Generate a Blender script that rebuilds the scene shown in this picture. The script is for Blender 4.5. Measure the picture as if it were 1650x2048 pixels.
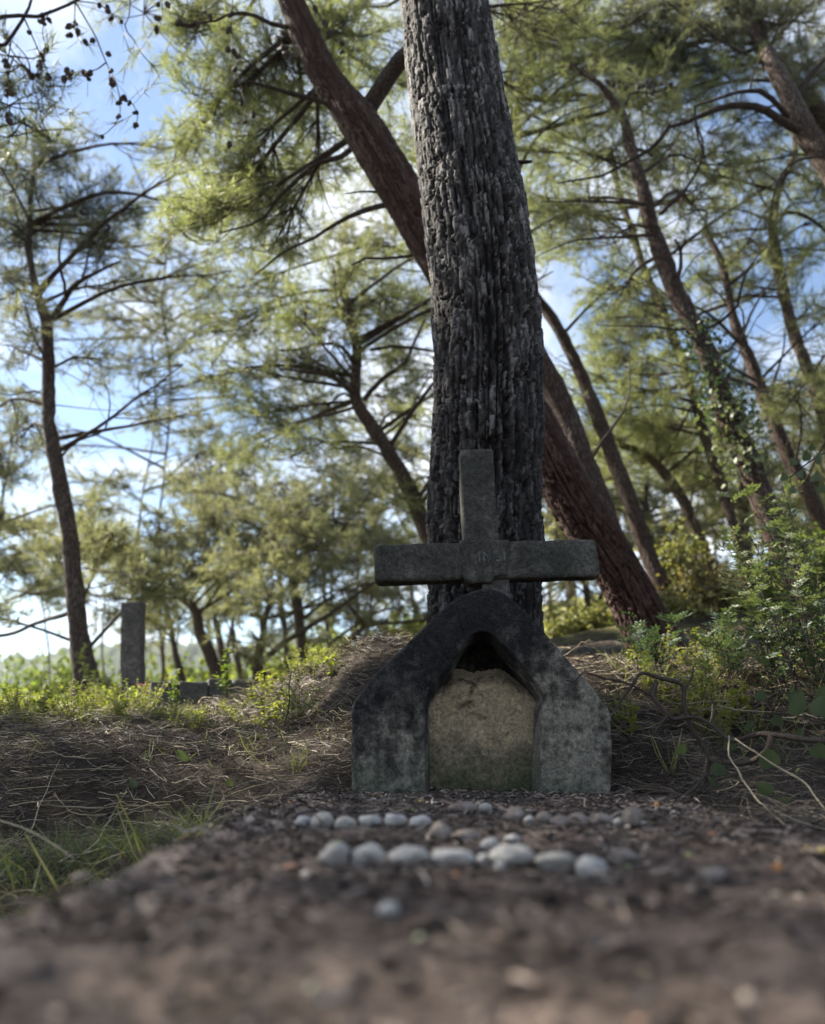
import bpy, math, random
import numpy as np
from mathutils import Vector

# ------------------------------------------------------------------ clear
for o in list(bpy.data.objects):
    bpy.data.objects.remove(o, do_unlink=True)
scene = bpy.context.scene
COL = scene.collection
R = math.radians
RNG = np.random.default_rng(7)
random.seed(7)

# ------------------------------------------------------------------ camera
CAM_Z = 0.125
PITCH = R(15.7)
FPX = 1652.0                       # focal length in pixels of the 1650 px wide photograph
cam_d = bpy.data.cameras.new('camera')
cam_d.sensor_fit = 'HORIZONTAL'
cam_d.sensor_width = 26.0
cam_d.lens = 26.0 * FPX / 1650.0
cam_d.clip_start = 0.02
cam_d.clip_end = 3000
cam_d.dof.use_dof = True
cam_d.dof.focus_distance = 2.5
cam_d.dof.aperture_fstop = 2.0
cam_d.dof.aperture_blades = 0
cam = bpy.data.objects.new('camera', cam_d)
cam.location = (0, 0, CAM_Z)
cam.rotation_euler = (math.pi / 2 + PITCH, 0, 0)
COL.objects.link(cam)
scene.camera = cam

# ------------------------------------------------------------------ sun and sky
SUN_EL, SUN_AZ = R(43), R(-64)      # azimuth measured from +Y towards +X
sd = Vector((math.sin(SUN_AZ) * math.cos(SUN_EL), math.cos(SUN_AZ) * math.cos(SUN_EL), math.sin(SUN_EL)))
sun_d = bpy.data.lights.new('sun', 'SUN')
sun_d.energy = 5.0
sun_d.angle = R(0.6)
sun_d.color = (1.0, 0.93, 0.80)
sun = bpy.data.objects.new('sun', sun_d)
sun.rotation_euler = sd.to_track_quat('Z', 'Y').to_euler()
sun.location = (-20, 20, 30)
COL.objects.link(sun)

world = bpy.data.worlds.new('World')
scene.world = world
world.use_nodes = True
wn, wl = world.node_tree.nodes, world.node_tree.links
wn.clear()
w_out = wn.new('ShaderNodeOutputWorld')
w_bg = wn.new('ShaderNodeBackground')
w_bg.inputs['Strength'].default_value = 0.053
w_sky = wn.new('ShaderNodeTexSky')
w_sky.sky_type = 'NISHITA'
w_sky.sun_disc = False
w_sky.sun_elevation = SUN_EL
w_sky.sun_rotation = SUN_AZ
w_sky.air_density = 1.0
w_sky.dust_density = 0.25
w_sky.ozone_density = 1.6
w_tc = wn.new('ShaderNodeTexCoord')
w_sep = wn.new('ShaderNodeSeparateXYZ')
wl.new(w_tc.outputs['Generated'], w_sep.inputs[0])
w_add = wn.new('ShaderNodeMath'); w_add.operation = 'ADD'; w_add.inputs[1].default_value = 0.28
w_max = wn.new('ShaderNodeMath'); w_max.operation = 'MAXIMUM'; w_max.inputs[1].default_value = 0.08
wl.new(w_sep.outputs['Z'], w_add.inputs[0]); wl.new(w_add.outputs[0], w_max.inputs[0])
w_div = wn.new('ShaderNodeVectorMath'); w_div.operation = 'DIVIDE'
w_comb = wn.new('ShaderNodeCombineXYZ')
for k in range(3):
    wl.new(w_max.outputs[0], w_comb.inputs[k])
wl.new(w_tc.outputs['Generated'], w_div.inputs[0]); wl.new(w_comb.outputs[0], w_div.inputs[1])
w_noise = wn.new('ShaderNodeTexNoise')
w_noise.inputs['Scale'].default_value = 2.3
w_noise.inputs['Detail'].default_value = 7
w_noise.inputs['Roughness'].default_value = 0.58
w_noise.inputs['Distortion'].default_value = 0.3
wl.new(w_div.outputs[0], w_noise.inputs['Vector'])
w_ramp = wn.new('ShaderNodeValToRGB')
w_ramp.color_ramp.elements[0].position = 0.44
w_ramp.color_ramp.elements[1].position = 0.72
wl.new(w_noise.outputs['Fac'], w_ramp.inputs[0])
w_mix = wn.new('ShaderNodeMix'); w_mix.data_type = 'RGBA'
w_mix.inputs['B'].default_value = (6.8, 7.0, 7.3, 1)
wl.new(w_ramp.outputs['Color'], w_mix.inputs['Factor'])
wl.new(w_sky.outputs['Color'], w_mix.inputs['A'])
wl.new(w_mix.outputs['Result'], w_bg.inputs['Color'])
wl.new(w_bg.outputs[0], w_out.inputs['Surface'])

scene.view_settings.view_transform = 'Standard'
scene.view_settings.look = 'None'
scene.view_settings.gamma = 1.0
scene.view_settings.use_curve_mapping = False
scene.view_settings.exposure = 2.15
scene.render.engine = 'CYCLES'
cy = scene.cycles
cy.use_denoising = True
cy.max_bounces = 5
cy.diffuse_bounces = 3
cy.glossy_bounces = 2
cy.transmission_bounces = 4
cy.transparent_max_bounces = 8
cy.sample_clamp_indirect = 6.0

# ------------------------------------------------------------------ helpers
CP, SP = math.cos(PITCH), math.sin(PITCH)

def at(px, py, Y):
    """the point at distance Y (metres north of the camera) seen at a place of the photograph"""
    u = (px - 825.0) / FPX; v = (1024.0 - py) / FPX
    d = np.array([u, CP - v * SP, SP + v * CP])
    return np.array([0, 0, CAM_Z]) + d * (Y / d[1])

def on_level(px, py, z=0.0):
    u = (px - 825.0) / FPX; v = (1024.0 - py) / FPX
    d = np.array([u, CP - v * SP, SP + v * CP])
    return np.array([0, 0, CAM_Z]) + d * ((z - CAM_Z) / d[2])

def mpp(py, Y):
    """metres per photograph pixel at that height and distance"""
    v = (1024.0 - py) / FPX
    return Y / (CP - v * SP) / FPX

def hash01(ix, iy, iz=0, seed=0):
    ix = np.asarray(ix).astype(np.int64); iy = np.asarray(iy).astype(np.int64); iz = np.asarray(iz).astype(np.int64)
    h = (ix * 374761393 + iy * 668265263 + iz * 2147483647 + seed * 1274126177) & 0xFFFFFFFF
    h = ((h ^ (h >> 13)) * 1274126177) & 0xFFFFFFFF
    h = ((h ^ (h >> 16)) * 2246822519) & 0xFFFFFFFF
    h = h ^ (h >> 15)
    return (h & 0xFFFFFF) / float(0xFFFFFF)

def vnoise(p, seed=0):
    p = np.asarray(p, float)
    i = np.floor(p).astype(np.int64); f = p - i
    f = f * f * (3 - 2 * f)
    r = 0
    for dx in (0, 1):
        for dy in (0, 1):
            for dz in (0, 1):
                w = (f[..., 0] if dx else 1 - f[..., 0]) * (f[..., 1] if dy else 1 - f[..., 1]) * (f[..., 2] if dz else 1 - f[..., 2])
                r = r + w * hash01(i[..., 0] + dx, i[..., 1] + dy, i[..., 2] + dz, seed)
    return r * 2 - 1

def fbm(p, oct=4, seed=0):
    p = np.asarray(p, float); r = 0; a = 1.0
    for k in range(oct):
        r = r + a * vnoise(p, seed + k); p = p * 2.03 + 11.3; a *= 0.5
    return r

def sstep(a, b, x):
    t = np.clip((x - a) / (b - a), 0, 1)
    return t * t * (3 - 2 * t)

def mk_mesh(name, V, F, attrs=None, smooth=False):
    V = np.asarray(V, np.float32).reshape(-1, 3)
    me = bpy.data.meshes.new(name)
    if isinstance(F, np.ndarray):
        F = F.astype(np.int32); n, k = F.shape
        flat = F.ravel(); tot = np.full(n, k, np.int32); start = np.arange(n, dtype=np.int32) * k
    else:
        flat = np.array([i for f in F for i in f], np.int32)
        tot = np.array([len(f) for f in F], np.int32); start = np.concatenate([[0], np.cumsum(tot)[:-1]]).astype(np.int32)
        n = len(F)
    me.vertices.add(len(V)); me.vertices.foreach_set('co', V.ravel())
    me.loops.add(len(flat)); me.loops.foreach_set('vertex_index', flat)
    me.polygons.add(n); me.polygons.foreach_set('loop_start', start); me.polygons.foreach_set('loop_total', tot)
    if smooth:
        me.polygons.foreach_set('use_smooth', np.ones(n, bool))
    me.update(calc_edges=True)
    for k, a in (attrs or {}).items():
        at_ = me.attributes.new(k, 'FLOAT', 'POINT')
        at_.data.foreach_set('value', np.asarray(a, np.float32).ravel())
    return me

def obj(name, me, mat=None, parent=None, loc=None):
    o = bpy.data.objects.new(name, me)
    if mat is not None and me is not None and len(me.materials) == 0:
        me.materials.append(mat)
    COL.objects.link(o)
    if loc is not None:
        o.location = loc
    if parent is not None:
        o.parent = parent
    return o

def tag(o, label=None, cat=None, group=None, kind=None):
    if label: o['label'] = label
    if cat:
        o['category'] = cat; kind = kind or 'thing'
    if group: o['group'] = group
    if kind: o['kind'] = kind
    return o

def empty(name, loc, label, cat, group=None):
    o = bpy.data.objects.new(name, None)
    o.location = tuple(float(c) for c in loc); o.empty_display_size = 0.05
    COL.objects.link(o)
    return tag(o, label, cat, group)

class MB:
    """collects vertices and faces"""
    def __init__(self):
        self.V = []; self.F3 = []; self.F4 = []; self.n = 0; self.A = []
    def add(self, V, F, a=None):
        V = np.asarray(V, float).reshape(-1, 3); F = np.asarray(F, np.int64) + self.n
        self.V.append(V); self.n += len(V)
        (self.F3 if F.shape[1] == 3 else self.F4).append(F)
        self.A.append(np.full(len(V), 0.5) if a is None else np.broadcast_to(np.asarray(a, float), (len(V),)))
    def mesh(self, name, smooth=False, origin=None):
        V = np.concatenate(self.V)
        if origin is not None: V = V - np.asarray(origin)[None]
        A = np.concatenate(self.A)
        if self.F3 and self.F4:
            F = [tuple(f) for b in self.F3 for f in b] + [tuple(f) for b in self.F4 for f in b]
        else:
            F = np.concatenate(self.F3 or self.F4)
        return mk_mesh(name, V, F, {'tint': A}, smooth)

def norm(v):
    v = np.asarray(v, float)
    return v / (np.linalg.norm(v, axis=-1, keepdims=True) + 1e-12)

def spline(P, n):
    """Catmull-Rom through the rows of P (any number of columns), n samples spaced by length"""
    P = np.asarray(P, float)
    if len(P) == 2:
        t = np.linspace(0, 1, n)[:, None]; return P[0] * (1 - t) + P[1] * t
    Q = np.vstack([2 * P[0] - P[1], P, 2 * P[-1] - P[-2]])
    out = []
    m = 12
    for i in range(len(P) - 1):
        p0, p1, p2, p3 = Q[i:i + 4]
        t = np.linspace(0, 1, m, endpoint=False)[:, None]
        out.append(0.5 * (2 * p1 + (p2 - p0) * t + (2 * p0 - 5 * p1 + 4 * p2 - p3) * t ** 2 + (3 * p1 - p0 - 3 * p2 + p3) * t ** 3))
    out = np.vstack(out + [P[-1:]])
    L = np.concatenate([[0], np.cumsum(np.linalg.norm(np.diff(out[:, :3], axis=0), axis=1))])
    s = np.linspace(0, L[-1], n)
    return np.stack([np.interp(s, L, out[:, c]) for c in range(out.shape[1])], 1)

def frames(P):
    T = norm(np.gradient(P, axis=0))
    a = np.array([1.0, 0, 0]) if abs(T[0][0]) < 0.8 else np.array([0, 1.0, 0])
    n = norm(a - T[0] * a.dot(T[0]))
    N = [n]
    for i in range(1, len(P)):
        n = norm(n - T[i] * n.dot(T[i])); N.append(n)
    N = np.array(N)
    return T, N, np.cross(T, N)

def tube(P, rad, nseg=6, cap=True):
    P = np.asarray(P, float); n = len(P)
    T, N, B = frames(P)
    th = np.linspace(0, 2 * math.pi, nseg, endpoint=False)
    r = np.broadcast_to(np.asarray(rad, float), (n,))[:, None, None]
    V = P[:, None] + r * (np.cos(th)[None, :, None] * N[:, None] + np.sin(th)[None, :, None] * B[:, None])
    i = np.arange(n - 1)[:, None] * nseg; j = np.arange(nseg)[None]; j2 = (j + 1) % nseg
    F = np.stack([i + j, i + j2, i + nseg + j2, i + nseg + j], -1).reshape(-1, 4)
    V = V.reshape(-1, 3)
    if cap:
        V = np.vstack([V, P[-1:], P[:1]]); c1, c0 = len(V) - 2, len(V) - 1
        j = np.arange(nseg); j2 = (j + 1) % nseg; e = (n - 1) * nseg
        F = np.vstack([F, np.stack([e + j, e + j2, np.full(nseg, c1), np.full(nseg, c1)], 1)[:, :4] * 1,
                       np.stack([j2, j, np.full(nseg, c0), np.full(nseg, c0)], 1)])
        # the caps are triangles: written as separate list by the caller through tri()
    return V, F

def add_tube(mb, P, rad, nseg=6, a=None):
    V, F = tube(P, rad, nseg, cap=False)
    n = len(V)
    # close the tip with one extra point so every face stays a quad strip
    mb.add(V, F, a)

def batch_tubes(mb, Q, Rr, nseg, tint):
    """many thin tubes at once: Q is (m, n, 3), Rr (m, n), one tint each"""
    Q = np.asarray(Q, float); m_, n = Q.shape[:2]
    T = np.gradient(Q, axis=1); T = norm(T)
    ref = norm(np.random.default_rng(m_).normal(size=(m_, 1, 3)))
    N = norm(np.cross(T, np.broadcast_to(ref, T.shape))); B = np.cross(T, N)
    th = np.linspace(0, 2 * math.pi, nseg, endpoint=False)
    V = Q[:, :, None] + np.asarray(Rr)[:, :, None, None] * (np.cos(th)[None, None, :, None] * N[:, :, None] + np.sin(th)[None, None, :, None] * B[:, :, None])
    i = np.arange(n - 1)[:, None] * nseg; j = np.arange(nseg)[None]; j2 = (j + 1) % nseg
    F = np.stack([i + j, i + j2, i + nseg + j2, i + nseg + j], -1).reshape(-1, 4)
    F = (F[None] + (np.arange(m_) * n * nseg)[:, None, None]).reshape(-1, 4)
    mb.add(V.reshape(-1, 3), F, np.repeat(np.asarray(tint, float), n * nseg))

# ------------------------------------------------------------------ materials
def new_mat(name):
    m = bpy.data.materials.new(name); m.use_nodes = True
    nt = m.node_tree; nt.nodes.clear()
    out = nt.nodes.new('ShaderNodeOutputMaterial')
    return m, nt, out

class NB:
    def __init__(self, nt): self.nt = nt
    def n(self, t, **kw):
        nd = self.nt.nodes.new('ShaderNode' + t)
        for k, v in kw.items():
            if k.startswith('_'): setattr(nd, k[1:], v)
            else:
                key = k.replace('__', ' ')
                self.put(nd.inputs[int(key[1:])] if key[0] == 'i' and key[1:].isdigit() else nd.inputs[key], v)
        return nd
    def put(self, sock, v):
        if isinstance(v, bpy.types.NodeSocket): self.nt.links.new(v, sock)
        elif isinstance(v, bpy.types.Node): self.nt.links.new(v.outputs[0], sock)
        else: sock.default_value = v
    def ramp(self, fac, stops, interp='LINEAR'):
        nd = self.nt.nodes.new('ShaderNodeValToRGB'); cr = nd.color_ramp; cr.interpolation = interp
        while len(cr.elements) < len(stops): cr.elements.new(0.5)
        for e, (p, c) in zip(cr.elements, stops):
            e.position = p; e.color = tuple(c) + (1,) if len(c) == 3 else c
        self.put(nd.inputs[0], fac); return nd.outputs[0]
    def noise(self, scale, detail=4, rough=0.55, vec=None, dist=0.0):
        nd = self.nt.nodes.new('ShaderNodeTexNoise')
        nd.inputs['Scale'].default_value = scale; nd.inputs['Detail'].default_value = detail
        nd.inputs['Roughness'].default_value = rough; nd.inputs['Distortion'].default_value = dist
        if vec is not None: self.put(nd.inputs['Vector'], vec)
        return nd.outputs['Fac']
    def mix(self, f, a, b, mode='MIX'):
        nd = self.nt.nodes.new('ShaderNodeMix'); nd.data_type = 'RGBA'; nd.blend_type = mode
        self.put(nd.inputs['Factor'], f)
        self.put(nd.inputs['A'], a if not isinstance(a, tuple) or len(a) == 4 else a + (1,))
        self.put(nd.inputs['B'], b if not isinstance(b, tuple) or len(b) == 4 else b + (1,))
        return nd.outputs['Result']
    def math(self, op, a, b=0.0, clamp=False):
        nd = self.nt.nodes.new('ShaderNodeMath'); nd.operation = op; nd.use_clamp = clamp
        self.put(nd.inputs[0], a); self.put(nd.inputs[1], b); return nd.outputs[0]
    def bump(self, h, strength=0.5, dist=0.01):
        nd = self.nt.nodes.new('ShaderNodeBump'); nd.inputs['Strength'].default_value = strength
        nd.inputs['Distance'].default_value = dist; self.put(nd.inputs['Height'], h); return nd.outputs[0]
    def objco(self):
        return self.nt.nodes.new('ShaderNodeTexCoord').outputs['Object']
    def attr(self, name):
        nd = self.nt.nodes.new('ShaderNodeAttribute'); nd.attribute_name = name; return nd.outputs['Fac']

def principled(nb, out, color, rough=0.9, spec=0.3, normal=None):
    p = nb.nt.nodes.new('ShaderNodeBsdfPrincipled')
    nb.put(p.inputs['Base Color'], color if not isinstance(color, tuple) or len(color) == 4 else color + (1,))
    nb.put(p.inputs['Roughness'], rough)
    p.inputs['Specular IOR Level'].default_value = spec
    if normal is not None: nb.put(p.inputs['Normal'], normal)
    nb.nt.links.new(p.outputs[0], out.inputs['Surface'])
    return p

def leaf_mat(name, stops, trans=0.45, rough=0.5, tmul=(1.15, 1.25, 0.5), spec=0.35):
    m, nt, out = new_mat(name); nb = NB(nt)
    c = nb.ramp(nb.attr('tint'), stops)
    p = principled(nb, out, c, rough, spec)
    tr = nt.nodes.new('ShaderNodeBsdfTranslucent')
    nb.put(tr.inputs['Color'], nb.mix(1.0, c, tmul, 'MULTIPLY'))
    mx = nt.nodes.new('ShaderNodeMixShader'); mx.inputs[0].default_value = trans
    nt.links.new(p.outputs[0], mx.inputs[1]); nt.links.new(tr.outputs[0], mx.inputs[2])
    nt.links.new(mx.outputs[0], out.inputs['Surface'])
    return m

def tint_mat(name, stops, rough=0.9, spec=0.25, interp='LINEAR', grain=0):
    m, nt, out = new_mat(name); nb = NB(nt)
    c = nb.ramp(nb.attr('tint'), stops, interp)
    if grain:
        g = nb.noise(grain, 5, .7, nb.objco())
        c = nb.mix(nb.ramp(g, [(.35, (.75, .75, .75)), (.62, (0, 0, 0))]), c, nb.mix(1.0, c, (.42, .40, .38), 'MULTIPLY'))
        principled(nb, out, c, rough, spec, nb.bump(g, .9, .003))
    else:
        principled(nb, out, c, rough, spec)
    return m

M = {}
M['needle'] = leaf_mat('pine_needles', [(0, (.085, .092, .055)), (.45, (.155, .160, .085)), (1, (.245, .26, .125))], .55, .5, (1.10, 1.18, .75))
M['needle_dark'] = leaf_mat('dark_pine_needles', [(0, (.065, .074, .052)), (.5, (.12, .128, .078)), (1, (.18, .185, .10))], .5, .5, (1.1, 1.12, .8))
M['needle_far'] = leaf_mat('far_pine_needles', [(0, (.11, .12, .08)), (.5, (.18, .185, .105)), (1, (.27, .265, .14))], .5, .55, (1.1, 1.12, .8))
M['leaf_green'] = leaf_mat('glossy_leaf', [(0, (.034, .058, .040)), (.5, (.065, .092, .058)), (1, (.15, .165, .09))], .32, .5, (1.1, 1.2, .5), spec=.3)
M['leaf_herb'] = leaf_mat('herb_leaf', [(0, (.05, .085, .02)), (.5, (.13, .17, .035)), (1, (.27, .26, .06))], .5, .5)
M['leaf_dry'] = leaf_mat('dry_shrub_leaf', [(0, (.10, .075, .04)), (.5, (.17, .15, .06)), (1, (.20, .22, .07))], .4, .6, (1.1, 1.05, .6))
M['grass'] = leaf_mat('grass_blade', [(0, (.055, .080, .048)), (.45, (.10, .125, .060)), (.8, (.22, .21, .085)), (1, (.33, .28, .16))], .4, .5)
M['litter'] = tint_mat('pine_needle_litter', [(0, (.030, .021, .016)), (.35, (.10, .072, .052)), (.7, (.22, .17, .125)), (1, (.40, .34, .26))], .65, .35)
M['twig'] = tint_mat('twig_bark', [(0, (.03, .022, .018)), (.5, (.075, .055, .043)), (1, (.19, .155, .12))], .85, grain=130)
M['stalk'] = tint_mat('dry_stalk', [(0, (.17, .13, .08)), (.5, (.30, .24, .15)), (1, (.42, .36, .25))], .7, grain=110)
M['cone'] = tint_mat('pine_cone_scale', [(0, (.022, .016, .012)), (1, (.07, .05, .036))], .85)

def make_bark(name, furrow, plate_a, plate_b, rough=.88, fine=60):
    m, nt, out = new_mat(name); nb = NB(nt)
    oc = nb.objco()
    f = nb.noise(fine, 6, .65, oc); g = nb.noise(9, 4, .6, oc)
    pl = nb.mix(nb.attr('tint'), plate_a, plate_b)
    pl = nb.mix(nb.ramp(f, [(.35, (0, 0, 0)), (.7, (1, 1, 1))]), pl, nb.mix(1.0, pl, (.55, .52, .5), 'MULTIPLY'))
    c = nb.mix(nb.attr('plate'), furrow, pl)
    c = nb.mix(nb.ramp(g, [(.45, (0, 0, 0)), (.75, (.5, .5, .5))]), c, furrow)
    principled(nb, out, c, rough, .25, nb.bump(f, .7, .006))
    return m
M['bark_main'] = make_bark('grey_plated_pine_bark', (.003, .0021, .0018), (.0125, .0088, .0072), (.27, .255, .25))  # inner bark is dark itself; furrows blackened further to paint in shade contrast
M['bark_red'] = make_bark('reddish_pine_bark', (.030, .011, .0075), (.052, .026, .019), (.105, .076, .063))

def make_bark_plain(name, a, b, c2, scale=6.0):
    m, nt, out = new_mat(name); nb = NB(nt)
    oc = nb.objco()
    mp = nt.nodes.new('ShaderNodeMapping'); mp.inputs['Scale'].default_value = (1, 1, .22)
    wn_ = nt.nodes.new('ShaderNodeTexNoise'); wn_.inputs['Scale'].default_value = 9; wn_.inputs['Detail'].default_value = 4; nt.links.new(oc, wn_.inputs['Vector'])
    nt.links.new(nb.mix(.07, oc, wn_.outputs['Color']), mp.inputs[0])
    vo = nt.nodes.new('ShaderNodeTexVoronoi'); vo.feature = 'DISTANCE_TO_EDGE'; vo.inputs['Scale'].default_value = scale * 9
    nt.links.new(mp.outputs[0], vo.inputs['Vector'])
    e = nb.math('MULTIPLY', nb.ramp(vo.outputs['Distance'], [(0, (0, 0, 0)), (.22, (1, 1, 1))]), nb.ramp(nb.noise(scale * 6, 5, .65, mp.outputs[0]), [(.32, (.15, .15, .15)), (.6, (1, 1, 1))]))
    g = nb.noise(scale, 5, .6, mp.outputs[0])
    col = nb.mix(nb.ramp(g, [(.35, (0, 0, 0)), (.65, (1, 1, 1))]), b, c2)
    col = nb.mix(e, a, col)
    principled(nb, out, col, .9, .2, nb.bump(e, .8, .012))
    return m
M['bark_plain'] = make_bark_plain('weathered_pine_bark', (.035, .022, .017), (.085, .06, .046), (.16, .13, .11))
M['bark_plain_red'] = make_bark_plain('red_brown_pine_bark', (.030, .017, .013), (.078, .050, .038), (.13, .103, .087))
M['limb'] = make_bark_plain('pine_limb_bark', (.03, .021, .017), (.07, .05, .04), (.13, .10, .085), 10)

# concrete of the shrine: stained dark above, pale and mossy towards the ground
def concrete(name, dark, mid, light, moss, kind):
    m, nt, out = new_mat(name); nb = NB(nt)
    oc = nb.objco()
    sep = nt.nodes.new('ShaderNodeSeparateXYZ'); nt.links.new(oc, sep.inputs[0])
    big = nb.noise(5, 5, .62, oc, .4); mid_n = nb.noise(22, 6, .65, oc); fine = nb.noise(130, 5, .7, oc); spk = nb.noise(320, 3, .6, oc)
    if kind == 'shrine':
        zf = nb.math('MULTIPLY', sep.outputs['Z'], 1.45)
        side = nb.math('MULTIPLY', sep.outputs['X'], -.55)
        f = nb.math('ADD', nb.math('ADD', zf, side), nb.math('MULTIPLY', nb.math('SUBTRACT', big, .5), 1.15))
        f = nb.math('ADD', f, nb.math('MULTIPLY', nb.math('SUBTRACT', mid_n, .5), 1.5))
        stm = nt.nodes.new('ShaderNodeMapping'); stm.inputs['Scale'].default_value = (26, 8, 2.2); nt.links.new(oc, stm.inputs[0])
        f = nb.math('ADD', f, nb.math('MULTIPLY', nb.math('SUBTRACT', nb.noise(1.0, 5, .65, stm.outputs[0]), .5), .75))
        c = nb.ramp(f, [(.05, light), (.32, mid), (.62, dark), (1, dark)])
    elif kind == 'plaster':
        zf = nb.math('ADD', nb.math('MULTIPLY', sep.outputs['Z'], 3.6), nb.math('MULTIPLY', nb.math('SUBTRACT', big, .5), 1.2))
        zf = nb.math('ADD', zf, nb.math('MULTIPLY', nb.math('SUBTRACT', mid_n, .5), .6))
        c = nb.ramp(zf, [(.0, moss), (.28, mid), (.52, light), (1, light)])
        vo = nt.nodes.new('ShaderNodeTexVoronoi'); vo.feature = 'DISTANCE_TO_EDGE'; vo.inputs['Scale'].default_value = 9
        w = nb.mix(.35, oc, nb.nt.nodes.new('ShaderNodeTexNoise').outputs['Color'])
        nt.links.new(w, vo.inputs['Vector'])
        crack = nb.math('MULTIPLY', nb.ramp(vo.outputs['Distance'], [(0, (1, 1, 1)), (.02, (0, 0, 0))]), nb.ramp(big, [(.5, (0, 0, 0)), (.62, (1, 1, 1))]))
        c = nb.mix(crack, c, (.045, .035, .025))
        blot = nb.math('MULTIPLY', nb.ramp(nb.noise(13, 7, .72, oc, 1.2), [(.53, (0, 0, 0)), (.62, (1, 1, 1))]), nb.ramp(sep.outputs['Z'], [(.06, (.15, .15, .15)), (.30, (1, 1, 1))]))
        c = nb.mix(blot, c, (.06, .045, .03))
    else:
        c = nb.ramp(nb.math('ADD', nb.math('MULTIPLY', big, .6), nb.math('MULTIPLY', mid_n, .5)), [(.35, dark), (.55, mid), (.8, light)])
        c = nb.mix(nb.ramp(nb.noise(7, 4, .6, oc, .8), [(.52, (0, 0, 0)), (.68, (.75, .75, .75))]), c, moss)
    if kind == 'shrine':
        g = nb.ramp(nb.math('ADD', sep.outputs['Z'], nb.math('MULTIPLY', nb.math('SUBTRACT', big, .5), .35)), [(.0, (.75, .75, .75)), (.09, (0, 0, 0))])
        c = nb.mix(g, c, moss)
    grit = nb.noise(70, 8, .78, oc); gk = .6 if kind == 'plaster' else .85
    c = nb.mix(nb.ramp(grit, [(.40, (gk, gk, gk)), (.56, (0, 0, 0))]), c, nb.mix(1.0, c, (.38, .38, .38), 'MULTIPLY'))
    c = nb.mix(nb.ramp(nb.noise(38, 7, .75, oc, .5), [(.52, (0, 0, 0)), (.70, (.55, .55, .55))]), c, nb.mix(1.0, c, (2.3, 2.25, 2.1), 'MULTIPLY'))
    c = nb.mix(nb.ramp(fine, [(.38, (.6, .6, .6)), (.60, (0, 0, 0))]), c, nb.mix(1.0, c, (.45, .45, .45), 'MULTIPLY'))
    c = nb.mix(nb.ramp(spk, [(.62, (0, 0, 0)), (.72, (.5, .5, .5))]), c, light)
    h = nb.math('ADD', nb.math('MULTIPLY', grit, .7), nb.math('MULTIPLY', fine, .3))
    principled(nb, out, c, .92, .2, nb.bump(h, 1.0, .012))
    return m
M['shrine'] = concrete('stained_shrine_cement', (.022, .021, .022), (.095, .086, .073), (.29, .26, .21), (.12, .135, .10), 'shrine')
M['plaster'] = concrete('niche_plaster', (.1, .08, .05), (.21, .18, .115), (.44, .345, .225), (.085, .095, .05), 'plaster')
M['cross'] = concrete('lichen_covered_cement', (.040, .038, .033), (.085, .079, .068), (.22, .205, .178), (.046, .054, .040), 'cross')
M['post'] = concrete('old_post_cement', (.08, .072, .066), (.14, .125, .115), (.24, .22, .20), (.07, .07, .055), 'post')
M['kerb'] = concrete('old_kerb_cement', (.07, .068, .06), (.13, .125, .11), (.25, .235, .20), (.055, .06, .04), 'post')

m, nt, out = new_mat('pale_pebble'); nb = NB(nt); oc = nb.objco()
oi = nt.nodes.new('ShaderNodeObjectInfo')
c = nb.ramp(nb.noise(55, 5, .6, oc), [(.3, (.22, .21, .20)), (.5, (.37, .355, .335)), (.75, (.50, .485, .46))])
c = nb.mix(1.0, c, nb.ramp(oi.outputs['Random'], [(0, (.80, .76, .70)), (.5, (1, .98, .95)), (1, (.92, .95, 1))]), 'MULTIPLY')
c = nb.mix(nb.ramp(nb.noise(28, 4, .6, oc), [(.48, (0, 0, 0)), (.70, (.8, .8, .8))]), c, (.10, .08, .065))
principled(nb, out, c, .7, .35, nb.bump(nb.noise(160, 4, .6, oc), .25, .002)); M['pebble'] = m
m, nt, out = new_mat('soil_coated_pebble'); nb = NB(nt); oc = nb.objco()
c = nb.ramp(nb.noise(45, 5, .6, oc), [(.3, (.08, .06, .048)), (.5, (.16, .13, .11)), (.75, (.27, .245, .22))])
principled(nb, out, c, .85, .25, nb.bump(nb.noise(120, 4, .6, oc), .5, .003)); M['pebble_brown'] = m

m, nt, out = new_mat('ground_soil'); nb = NB(nt)
geo = nt.nodes.new('ShaderNodeNewGeometry'); P_ = geo.outputs['Position']
sep = nt.nodes.new('ShaderNodeSeparateXYZ'); nt.links.new(P_, sep.inputs[0])
n1 = nb.noise(3, 6, .65, P_); n2 = nb.noise(45, 5, .7, P_)
c = nb.ramp(n2, [(.3, (.009, .0065, .005)), (.5, (.024, .018, .014)), (.72, (.065, .05, .037))])
c = nb.mix(nb.ramp(n1, [(.4, (0, 0, 0)), (.65, (.7, .7, .7))]), c, (.05, .038, .025))
far = nb.ramp(nb.math('MULTIPLY', nb.math('ADD', sep.outputs['Y'], nb.math('MULTIPLY', n1, 4)), .05), [(.42, (0, 0, 0)), (.62, (1, 1, 1))])
gr = nb.ramp(nb.noise(1.3, 6, .7, P_), [(.35, (.09, .095, .03)), (.55, (.17, .165, .06)), (.75, (.22, .19, .09))])
c = nb.mix(far, c, gr)
principled(nb, out, c, .95, .15, nb.bump(n2, .8, .02)); M['ground'] = m

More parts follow.
